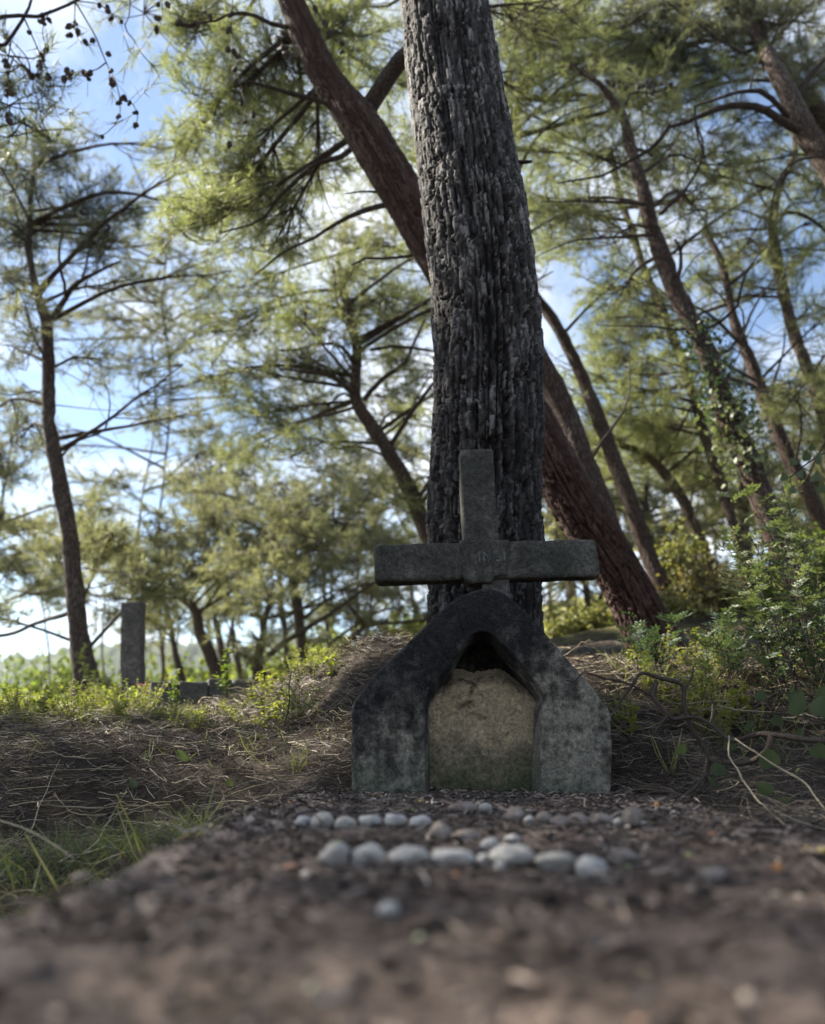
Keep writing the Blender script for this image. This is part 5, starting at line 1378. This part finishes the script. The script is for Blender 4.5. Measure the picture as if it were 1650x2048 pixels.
# ------------------------------------------------------------------ herbs on the bank
def leaf_quads(mb, base, d, up, L, W, a):
    """one leaf: two halves folded along the midrib, four triangles"""
    d = norm(d); s = norm(np.cross(d, up)); n_ = np.cross(s, d)
    m_ = base + d * L * .5 - n_ * L * .03
    V = np.array([base, base + d * L * .42 + s * W * .5 + n_ * W * .16, base + d * L - n_ * L * .10, base + d * L * .42 - s * W * .5 + n_ * W * .16, m_])
    mb.add(V, np.array([[0, 1, 4], [1, 2, 4], [2, 3, 4], [3, 0, 4]]), a)
def herb_meshes(nst, h, leaf, nleaf, tint, lean=.5):
    st, lf = MB(), MB()
    for k in range(nst):
        a = rg.uniform(0, 6.28); e = np.array([math.cos(a) * lean * h * rg.random(), math.sin(a) * lean * h * rg.random(), h * rg.uniform(.55, 1.1)])
        q = spline([np.zeros(3) + [0, 0, -.01], e * .5 + rg.normal(0, .08, 3) * h, e], 6)
        add_tube(st, q, np.linspace(.0016, .0007, 6), 3, .4)
        for j in range(nleaf):
            t = rg.uniform(.2, 1); p = np.array([np.interp(t, np.linspace(0, 1, 6), q[:, c]) for c in range(3)])
            b = rg.uniform(0, 6.28)
            leaf_quads(lf, p, np.array([math.cos(b), math.sin(b), rg.uniform(-.1, .7)]), np.array([0, 0, 1.0]) + rg.normal(0, .3, 3), leaf * rg.uniform(.6, 1.2), leaf * rg.uniform(.4, .65), float(np.clip(tint + rg.normal(0, .16), 0, 1)))
    return st.mesh('stems'), lf.mesh('leaves')
variants = [herb_meshes(7, .12, .020, 12, .75), herb_meshes(9, .16, .018, 14, .65), herb_meshes(6, .10, .024, 10, .85), herb_meshes(12, .13, .014, 18, .7, .9)]
for s_, l_ in variants:
    s_.materials.append(M['stalk']); l_.materials.append(M['leaf_herb'])
def place_herb(p, v, sc, label, group, name='herb'):
    e = empty(name, p, label, 'plant', group)
    e.rotation_euler = (0, 0, rg.uniform(0, 6.28)); e.scale = (sc, sc, sc)
    tag(obj('stems', variants[v][0], None, e), kind='stuff'); tag(obj('leaves', variants[v][1], None, e), kind='stuff')
spots = []
for k in range(120):
    Y = rg.uniform(3.0, 5.4); px = rg.uniform(-60, 690)
    if 285 < px < 510 and Y > 3.7: Y = rg.uniform(3.0, 3.7)
    spots.append((px, Y))
VN = ['stubby round leaved', 'taller thickly leaved', 'low broad leaved', 'fine leaved spreading']
def herb_words(v, px, Y):
    where = ('by the left edge' if px < 120 else 'below the slender pine and square post' if px < 290 else 'before the left kerb' if px < 510 else 'beside the needle heap') if px < 800 else ('close to the shrine' if px < 1380 else 'around the dead branch' if px < 1520 else 'by the right edge')
    back = Y > (4.2 if px < 800 else 3.3)
    return f'{VN[v]} green herb {where}, ' + ('on the crest' if back else 'low down')
for px, Y in spots:
    v_ = int(rg.integers(0, 4)); xx = (px - 825) / FPX * Y * .95
    place_herb((xx, Y, float(terr(xx, Y))), v_, rg.uniform(.7, 1.35) * (.5 if 285 < px < 510 else 1), herb_words(v_, px, Y), 'herbs on the left bank')
for k in range(36):
    Y = rg.uniform(2.6, 4.2); px = rg.uniform(1255, 1700)
    xx = (px - 825) / FPX * Y * .95; v_ = int(rg.integers(0, 4))
    place_herb((xx, Y, float(terr(xx, Y))), v_, rg.uniform(.7, 1.3), herb_words(v_, px, Y), 'herbs on the right bank')
v2 = herb_meshes(5, .30, .030, 26, .35, .25); v2[0].materials.append(M['twig']); v2[1].materials.append(M['leaf_herb'])
variants.append(v2)
p = at(455, 1415, 4.3); place_herb((p[0], p[1], float(terr(p[0], p[1]))), 4, 1.0, 'upright dark green leafy plant in front of the left kerb', None, 'leafy_plant')
p = at(355, 1420, 4.1); place_herb((p[0], p[1], float(terr(p[0], p[1]))), 4, .75, 'bright lobed weed right of the square cement post', None, 'leafy_plant')

def asparagus(pts, Y, label, n=420, r=.0025):
    q = spline([at(a, b_, Y) for a, b_ in pts], 22); o_ = q[0].copy()
    e = empty('thorny_sprig', o_, label, 'plant')
    mb = MB(); add_tube(mb, q, np.linspace(r, r * .4, 22), 4, .15)
    tw = []
    for k in range(3, 22):
        for j in range(2):
            d = norm(rg.normal(size=3) + [0, 0, .5]); l = rg.uniform(.03, .10)
            add_tube(mb, np.array([q[k], q[k] + d * l]), .0008, 3, .2); tw.append((q[k], d * l))
    obj('stem', mb.mesh('stem', False, o_), M['twig'], e)
    m_ = n; ii = rg.integers(0, len(tw), m_); f = rg.random(m_)
    P = np.array([tw[i][0] + tw[i][1] * t for i, t in zip(ii, f)])
    D = rg.normal(size=(m_, 3)) + [0, 0, .3]
    V, F, A = ribbons(P - o_, D, rg.uniform(.008, .022, m_), np.full(m_, .0022), np.zeros(m_), np.clip(rg.normal(.3, .2, m_), 0, 1))
    tag(obj('foliage', mk_mesh('foliage', V, F, {'tint': A}), M['leaf_herb'], e), kind='stuff')
asparagus([(275, 1480), (240, 1452), (205, 1440), (150, 1442), (90, 1436), (40, 1444), (-20, 1440)], 3.6, 'dark thorny sprig reaching left over the grass below the slender pine')
asparagus([(200, 1445), (190, 1400), (172, 1350), (165, 1300)], 6.6, 'green asparagus sprig climbing the foot of the slender pine', 700, .004)
asparagus([(245, 1440), (225, 1410), (200, 1385), (185, 1350)], 6.4, 'bushy asparagus sprig between the slender pine and the square post', 600, .004)

# ------------------------------------------------------------------ loose sticks
def stick(pts, Y, r0, r1, label, mat='twig', tint=.4, name='stick', forks=()):
    Ys = Y if isinstance(Y, (list, tuple)) else [Y] * len(pts)
    P = np.array([at(a, b_, yy) for (a, b_), yy in zip(pts, Ys)])
    mb = MB(); n = max(10, 4 * len(pts)); q = spline(P, n)
    q = q + np.stack([fbm(q * 20 + 5 * k, 2, k) for k in range(3)], 1) * .0025
    add_tube(mb, q, np.linspace(r0, r1, n) * (1 + .18 * fbm(q * 30, 2, 8)), 6, tint)
    if not forks:
        return tag(obj(name, mb.mesh(name, True, P[0]), M[mat], None, P[0]), label, 'stick')
    e = empty(name, P[0], label, 'branch')
    obj('main_stem', mb.mesh('main_stem', True, P[0]), M[mat], e)
    for pts2, Y2, a0, a1 in forks:
        Ys = Y2 if isinstance(Y2, (list, tuple)) else [Y2] * len(pts2)
        P2 = np.array([at(a, b_, yy) for (a, b_), yy in zip(pts2, Ys)]); mb = MB(); n = max(8, 4 * len(pts2)); q = spline(P2, n)
        q = q + np.stack([fbm(q * 20 + 5 * k, 2, k) for k in range(3)], 1) * .0025
        add_tube(mb, q, np.linspace(a0, a1, n) * (1 + .18 * fbm(q * 30, 2, 8)), 6, tint + rg.uniform(-.15, .2))
        obj('side_branch', mb.mesh('side_branch', True, P[0]), M[mat], e)
    return e
stick([(582, 1345), (578, 1375), (580, 1407), (563, 1467), (527, 1530)], 3.0, .0018, .0035, 'thin dark twig standing slanted in the needle bank left of the shrine', tint=.1)
stick([(488, 1512), (510, 1530), (540, 1552)], 2.75, .008, .006, 'short thick brown stick on the bank left of the shrine', tint=.3)
stick([(250, 1502), (300, 1500), (350, 1506)], 2.95, .008, .006, 'pale barkless stick lying on the left bank', 'stalk', .3)
stick([(520, 1415), (560, 1408), (600, 1412), (650, 1424), (700, 1430)], 3.4, .007, .004, 'curved grey root arching from the needle heap', tint=.9)
stick([(635, 1452), (655, 1440), (690, 1445), (720, 1438)], 3.1, .003, .002, 'thin pale stem lying against the left side of the shrine', 'stalk', .4)
stick([(60, 1665), (100, 1560), (120, 1520)], [2.0, 2.3, 2.4], .0012, .0008, 'long straight straw standing in the dark hollow at the left', 'stalk', .7)
stick([(-10, 1640), (60, 1662), (110, 1690), (150, 1720)], [1.6, 1.55, 1.5, 1.45], .0014, .001, 'pale straw bending over the grass at the lower left', 'stalk', .7)
stick([(-10, 1676), (30, 1686), (62, 1696)], 1.4, .0022, .0016, 'orange dry grass stalk at the left edge', 'stalk', .1)
stick([(315, 1622), (345, 1635), (378, 1648)], 1.75, .0025, .002, 'short tan twig lying by the left edge of the slab', 'stalk', .35)
stick([(20, 1612), (90, 1600), (160, 1602)], 2.2, .0012, .0008, 'pale straw lying flat across the dark hollow', 'stalk', .6)
stick([(1262, 1630), (1258, 1600), (1248, 1580), (1240, 1570)], [2.0, 2.02, 2.1, 2.15], .004, .003, 'short dark twig standing before the right corner of the shrine', tint=0.0)
Z7 = lambda l: [(1100 + a / 3.0, 1100 + b_ / 3.0) for a, b_ in l]
stick(Z7([(945, 1560), (940, 1500), (940, 1320), (950, 1250), (900, 1150), (850, 1080), (820, 1000), (800, 940), (800, 830), (760, 790), (680, 775), (560, 740), (520, 770), (470, 850), (370, 980)]), 2.22, .0085, .0035,
      'twisted dark dead branch standing in front of the bank right of the shrine', tint=.35, name='dead_branch', forks=[
    (Z7([(640, 790), (620, 880), (700, 980), (740, 1015), (860, 1005), (960, 1040), (1060, 1130)]), [2.22, 2.2, 2.18, 2.18, 2.2, 2.18, 2.15], .0055, .004),
    (Z7([(1060, 1130), (1120, 1140), (1250, 1105), (1330, 1105), (1500, 1130), (1680, 1138)]), [2.15, 2.12, 2.05, 2.0, 1.95, 1.9], .006, .0075),
    (Z7([(1330, 1110), (1310, 1190), (1230, 1260), (1130, 1280), (1000, 1270), (950, 1250)]), [2.0, 2.0, 2.05, 2.1, 2.2, 2.22], .008, .006),
    (Z7([(940, 1340), (860, 1430), (760, 1510), (700, 1560)]), [2.22, 2.15, 2.1, 2.1], .006, .004),
    (Z7([(620, 880), (480, 810), (330, 770), (200, 740), (150, 790), (90, 785)]), [2.2, 2.2, 2.2, 2.18, 2.18, 2.16], .0035, .0018),
    (Z7([(705, 990), (660, 1050), (610, 1110)]), 2.17, .0035, .002),
    (Z7([(800, 840), (850, 770), (860, 700)]), 2.22, .004, .002),
    (Z7([(960, 1040), (990, 960), (970, 870), (990, 800)]), 2.2, .0025, .0015)])
stick(Z7([(1075, 1110), (1075, 1220), (1120, 1310), (1240, 1490), (1400, 1640), (1540, 1750)]), [2.1, 2.05, 2.0, 1.85, 1.7, 1.55], .0022, .0016, 'long pale dry stalk sloping down across the dark hollow at the right', 'stalk', .8)
stick(Z7([(1110, 1135), (1300, 1260), (1520, 1390), (1600, 1490), (1700, 1620)]), [2.05, 1.95, 1.85, 1.8, 1.75], .0022, .0015, 'second pale dry stalk, bent, nearer the right edge', 'stalk', .7)
stick(Z7([(975, 925), (970, 980), (962, 1035)]), 2.4, .0022, .002, 'short upright broken straw behind the dead branch', 'stalk', .8)
stick(Z7([(1000, 930), (1150, 960), (1380, 980)]), 2.6, .0016, .0012, 'thin straw lying across the needle bank at the right', 'stalk', .7)
stick([(1390, 1480), (1400, 1420), (1440, 1350), (1500, 1300), (1560, 1283), (1650, 1282)], [2.9, 2.9, 2.95, 3.0, 3.0, 3.0], .0024, .0014, 'long thin arching bramble cane over the right bank', tint=.5)
stick([(1480, 1440), (1530, 1400), (1570, 1385), (1660, 1392)], 2.8, .003, .002, 'dark arching cane low in the right shrubs', tint=.3)

# ------------------------------------------------------------------ shrubs
def pinnate(lf, st, base, d, L, pairs, leaflet, tint, droop=.25):
    d = norm(d); up = np.array([0, 0, 1.0]); s = norm(np.cross(d, up) + 1e-6); n_ = np.cross(s, d)
    q = np.array([base + d * L * t - up * droop * L * t * t for t in np.linspace(0, 1, 4)])
    add_tube(st, q, .0009, 3, .5)
    for k in range(pairs):
        t = .18 + .78 * k / max(1, pairs - 1)
        p = base + d * L * t - up * droop * L * t * t
        for sg in (-1, 1):
            dd = s * sg * .9 + d * .55 + n_ * rg.uniform(-.05, .35)
            leaf_quads(lf, p, dd, n_ + rg.normal(0, .25, 3), leaflet * rg.uniform(.8, 1.15), leaflet * .40, float(np.clip(tint + rg.normal(0, .13), 0, 1)))
    leaf_quads(lf, q[-1], d, n_, leaflet, leaflet * .4, tint)
def shrub(name, label, bases, heights, lean, nleaf, leaflet, tint, mat='leaf_green', pairs=4, Lr=(.06, .10), group=None, r=.004):
    o_ = np.mean(bases, 0); e = empty(name, o_, label, 'shrub', group); lf, st = MB(), MB()
    for b, h in zip(bases, heights):
        tipv = np.array([lean[0] * rg.uniform(.2, 1.2) + rg.normal(0, .12), lean[1] + rg.normal(0, .12), 1.0]) * h
        m_ = b + tipv * .5 + np.array([0, 0, .14 * h])
        q = spline([b - [0, 0, .03], m_, b + tipv], 14)
        add_tube(st, q, np.linspace(r, r * .3, 14), 5, .35)
        for j in range(nleaf):
            t = rg.uniform(.15, 1) ** .8; p = np.array([np.interp(t, np.linspace(0, 1, 14), q[:, c]) for c in range(3)])
            a = rg.uniform(0, 6.28); d = np.array([math.cos(a), math.sin(a), rg.uniform(-.1, .8)]) + norm(q[-1] - q[-4]) * .5
            pinnate(lf, st, p, d, rg.uniform(*Lr), pairs, leaflet, tint)
    tag(obj('stems', st.mesh('stems', True, o_), M['twig'], e), kind='stuff')
    tag(obj('foliage', lf.mesh('foliage', False, o_), M[mat], e), kind='stuff')
    return e
def gb(px, Y):
    xx = (px - 825) / FPX * Y * .95
    return np.array([xx, Y, float(terr(xx, Y))])
shrub('mastic_shrub', 'sunlit shrub with small paired leaves crowding the right edge', [gb(px, Y) for px, Y in zip(rg.uniform(1550, 1830, 22), rg.uniform(2.9, 3.7, 22))], rg.uniform(.28, .60, 22), (-.35, .05), 17, .029, .75)
shrub('mastic_shrub', 'lower glossy green shrub below the sunlit one at the right edge', [gb(px, Y) for px, Y in zip(rg.uniform(1470, 1760, 14), rg.uniform(2.7, 3.2, 14))], rg.uniform(.14, .32, 14), (-.3, -.05), 13, .024, .45)
shrub('mastic_sprig', 'blue green leafy sprig at the foot of the red leaning pine', [gb(px, Y) for px, Y in ((1290, 3.3), (1310, 3.35), (1335, 3.3), (1355, 3.4), (1320, 3.2), (1345, 3.25))], rg.uniform(.14, .26, 6), (-.1, -.1), 13, .027, .35)
shrub('mastic_sprig', 'fresh green sprig with toothed leaves left of the leaning stone', [gb(px, Y) for px, Y in ((1455, 3.2), (1470, 3.25), (1480, 3.2), (1440, 3.1))], rg.uniform(.12, .24, 4), (0, -.1), 13, .024, .6)
shrub('mastic_sprig', 'pale sunlit sprig low on the right bank behind the dead branch', [gb(px, Y) for px, Y in ((1410, 3.0), (1425, 2.95), (1440, 3.0))], rg.uniform(.08, .14, 3), (-.2, -.1), 10, .022, .8)
# tall sprays of the sunlit shrub against the ivy pine
shrub('mastic_shrub', 'tall sunlit sprays of leaves in front of the ivy covered pine foot', [gb(px, Y) for px, Y in ((1640, 3.4), (1660, 3.5), (1680, 3.45), (1620, 3.5), (1700, 3.4), (1650, 3.6), (1670, 3.3))], rg.uniform(.60, .82, 7), (-.25, 0), 17, .030, .8)
# shrubs of the middle distance
def far_shrub(px, py, Y, rx, ry, n, leaf, mat, tint, label, name='shrub'):
    c = at(px, py, Y); s = mpp(py, Y); rad = np.array([rx * s, (rx + ry) * .5 * s, ry * s])
    g = np.array([c[0], c[1], float(terr(c[0], c[1]))]); e = empty(name, g, label, 'shrub')
    st = MB(); tips = []
    ns = 26
    for k in range(ns):
        v = rg.normal(size=3); v = v / np.linalg.norm(v) * rg.random() ** .4; end = c + v * rad
        b = g + rg.normal(0, .25, 3) * rad * [1, 1, 0]
        q = spline([b, (b + end) / 2 + rg.normal(0, .08, 3), end], 8); add_tube(st, q, np.linspace(.008, .003, 8), 4, .5)
        for j in range(5):
            s0 = q[rg.integers(3, 8)]; e2 = s0 + rg.normal(0, .32, 3) * rad.mean() * 1.2
            add_tube(st, np.array([s0, e2]), .003, 3, .5); tips.append((s0, e2))
    tag(obj('stems', st.mesh('stems', False, g), M['twig'], e), kind='stuff')
    ii = rg.integers(0, len(tips), n); f = rg.random(n)[:, None]
    A0 = np.array([t[0] for t in tips])[ii]; A1 = np.array([t[1] for t in tips])[ii]
    P = A0 * (1 - f) + A1 * f + rg.normal(0, .04, (n, 3))
    leaf_cloud('foliage', P, np.array([0, 0, .5]), leaf, M[mat], e, g, rg, tint)
far_shrub(1160, 1262, 8.2, 80, 40, 3000, .05, 'leaf_dry', .9, 'bright green bush seen between the big trunk and the red leaning pine')
far_shrub(1440, 1180, 7.4, 75, 90, 3000, .042, 'leaf_dry', .45, 'brownish dry bush in front of the ivy covered pine')
far_shrub(1350, 1235, 7.2, 80, 45, 2600, .04, 'leaf_dry', .7, 'pale dry bush right behind the red leaning pine')
far_shrub(1350, 1105, 8.0, 70, 40, 1500, .05, 'leaf_dry', .95, 'yellow green bush above the pale dry one')
far_shrub(1530, 1225, 6.9, 60, 45, 1800, .04, 'leaf_herb', .45, 'green bush at the foot of the ivy covered pine')
far_shrub(1620, 1130, 7.6, 60, 60, 2200, .045, 'leaf_herb', .4, 'green bush behind the small grey cement post')
far_shrub(1250, 1290, 8.4, 60, 25, 1200, .05, 'leaf_dry', .9, 'sunny low bush behind the mossy grave kerb')
far_shrub(60, 1425, 9.5, 120, 16, 1400, .05, 'leaf_herb', .6, 'low green bush left of the slender pine foot')
far_shrub(740, 1330, 15, 90, 26, 2400, .09, 'leaf_herb', .8, 'sunny yellow green bush behind the needle heap')
far_shrub(880, 1290, 17, 90, 36, 2200, .10, 'leaf_herb', .8, 'sunny bush hidden mostly behind the big trunk')
far_shrub(640, 1345, 22, 110, 28, 2200, .12, 'leaf_herb', .75, 'hazy yellow green bush far behind the twisted pine')
far_shrub(430, 1385, 20, 120, 16, 1800, .11, 'leaf_herb', .6, 'hazy green bush far behind the left kerb')

for k, (px, py, Y, rx, ry, n_, ti, lab) in enumerate([
        (40, 1400, 24, 140, 34, 2200, .55, 'pale brush at the far left edge under the distant pines'), (240, 1385, 27, 120, 34, 2000, .55, 'pale brush left of the square post under the distant pines'),
        (400, 1352, 30, 110, 42, 2200, .6, 'pale tall brush behind the left kerb under the distant pines'), (560, 1335, 28, 110, 50, 2400, .65, 'pale tall brush behind the twisted low pine'),
        (700, 1300, 30, 110, 56, 2400, .75, 'sunny tall brush under the left arm of the cross'), (820, 1270, 26, 90, 60, 2200, .75, 'sunny tall brush just left of the big trunk'),
        (130, 1330, 36, 110, 40, 1600, .5, 'hazy brush behind the slender dark pine')]):
    far_shrub(px, py, Y, rx, ry, n_, .16, 'leaf_herb', ti, lab)
# ------------------------------------------------------------------ smilax vine with heart shaped leaves
def heart_mesh():
    ts = [(0, 0), (.22, -.10), (.42, .02), (.50, .24), (.42, .50), (.24, .78), (0, 1.05)]
    V, F = [], []
    mid = [(0, 0, 0), (0, .25, -.03), (0, .5, -.04), (0, .78, -.03), (0, 1.05, -.12)]
    V += mid
    for sg in (1, -1):
        b = len(V)
        pts = [(.22, -.10, .05), (.42, .02, .09), (.50, .24, .11), (.42, .50, .09), (.22, .80, .04)]
        V += [(x * sg, y, z) for x, y, z in pts]
        tri = [(0, b, 1), (b, b + 1, 1), (b + 1, b + 2, 1), (b + 2, 2, 1), (b + 2, b + 3, 2), (b + 3, 3, 2), (b + 3, b + 4, 3), (b + 4, 4, 3)]
        F += [t if sg > 0 else t[::-1] for t in tri]
    bm = bmesh.new(); vs = [bm.verts.new(v) for v in V]; [bm.faces.new([vs[i] for i in f]) for f in F]
    bmesh.ops.subdivide_edges(bm, edges=list(bm.edges), cuts=1, use_grid_fill=True, smooth=.2)
    me = bpy.data.meshes.new('leaf'); bm.to_mesh(me); bm.free()
    me.polygons.foreach_set('use_smooth', np.ones(len(me.polygons), bool))
    a = me.attributes.new('tint', 'FLOAT', 'POINT'); a.data.foreach_set('value', np.full(len(me.vertices), .65, np.float32)); me.materials.append(M['leaf_green']); return me
HEART = heart_mesh()
def vine(label, pts, Y, leaves, r=.0022):
    P = np.array([at(a, b_, yy) for (a, b_), yy in zip(pts, Y)])
    e = empty('smilax_vine', P[0], label, 'vine'); mb = MB(); q = spline(P, 5 * len(pts)); add_tube(mb, q, r, 5, .4)
    for (px, py, yy, w_px, rx, ry, rz) in leaves:
        p = at(px, py, yy); w = w_px * mpp(py, yy) * .85
        i = np.argmin(((q - p) ** 2).sum(1)); add_tube(mb, spline([q[i], (q[i] + p) / 2 + [0, 0, .008], p], 6), .0012, 4, .4)
        o = obj('leaf', HEART, None, e, p - P[0]); o.scale = (w, w, w); o.rotation_euler = (R(rx), R(ry), R(rz))
    obj('stem', mb.mesh('stem', True, P[0]), M['twig'], e)
vine('smilax vine with large heart shaped leaves in the dark hollow at the right', [(1700, 1560), (1620, 1540), (1560, 1530), (1500, 1540), (1440, 1560), (1400, 1575)], [1.9, 1.95, 2.0, 2.05, 2.1, 2.15],
     [(1542, 1535, 1.98, 52, 60, 10, 170), (1538, 1588, 1.9, 40, 50, 30, 140), (1560, 1610, 1.88, 34, 40, -20, 200), (1640, 1515, 1.9, 44, 55, 0, 160), (1440, 1550, 2.1, 36, 65, 10, 150), (1425, 1570, 2.08, 34, 50, -30, 120), (1362, 1508, 2.3, 30, 60, 0, 190), (1590, 1550, 2.0, 30, 45, 30, 220), (1460, 1500, 2.2, 30, 60, -10, 170), (1600, 1480, 2.05, 34, 60, 20, 190)])
vine('smilax vine with big dark leaves against the right edge above the hollow', [(1700, 1450), (1640, 1445), (1590, 1430), (1545, 1425)], [1.95, 2.0, 2.05, 2.1],
     [(1600, 1425, 2.0, 60, 70, 15, 200), (1640, 1432, 1.95, 58, 65, -25, 150), (1590, 1405, 2.1, 36, 60, 0, 180), (1650, 1400, 2.0, 46, 60, 30, 190), (1555, 1450, 2.1, 30, 55, 0, 160), (1500, 1460, 2.2, 32, 60, 20, 200), (1520, 1400, 2.3, 28, 60, -10, 170)])
vine('dark leaf sprig hanging in from the right edge at mid height', [(1700, 880), (1650, 905), (1610, 930), (1580, 955)], [2.6, 2.6, 2.62, 2.65],
     [(1590, 930, 2.62, 20, 70, 20, 150), (1600, 955, 2.6, 20, 80, -20, 190), (1615, 920, 2.6, 22, 60, 10, 170), (1640, 925, 2.6, 26, 70, 25, 200), (1635, 960, 2.58, 22, 80, 0, 180), (1570, 960, 2.64, 18, 75, 10, 160), (1585, 985, 2.62, 18, 80, -10, 185), (1645, 985, 2.6, 24, 70, 0, 170), (1625, 900, 2.6, 16, 60, 0, 150)])
vine('smilax vine trailing on the left bank with a few pale green leaves', [(120, 1530), (180, 1510), (260, 1520), (360, 1530), (430, 1545)], [2.75, 2.8, 2.75, 2.7, 2.65],
     [(365, 1522, 2.7, 34, 55, 0, 160), (105, 1520, 2.75, 28, 60, 20, 190), (160, 1512, 2.8, 26, 55, -20, 170), (205, 1515, 2.8, 24, 60, 0, 200), (270, 1575, 2.5, 26, 70, 30, 150), (460, 1572, 2.5, 22, 50, 0, 170)])


# ------------------------------------------------------------------ the air
bm = bmesh.new(); bmesh.ops.create_cube(bm, size=1.0)
for v in bm.verts: v.co = Vector((v.co.x * 900, 145 + v.co.y * 400, 27.0 + v.co.z * 62))
me = bpy.data.meshes.new('haze'); bm.to_mesh(me); bm.free()
m, nt, out = new_mat('thin_haze')
pv = nt.nodes.new('ShaderNodeVolumePrincipled'); pv.inputs['Color'].default_value = (.86, .92, 1, 1); pv.inputs['Density'].default_value = .0003; pv.inputs['Anisotropy'].default_value = .3
nt.links.new(pv.outputs[0], out.inputs['Volume'])
hz = obj('haze', me, m); tag(hz, 'thin pale haze in the distance', None, None, 'stuff')
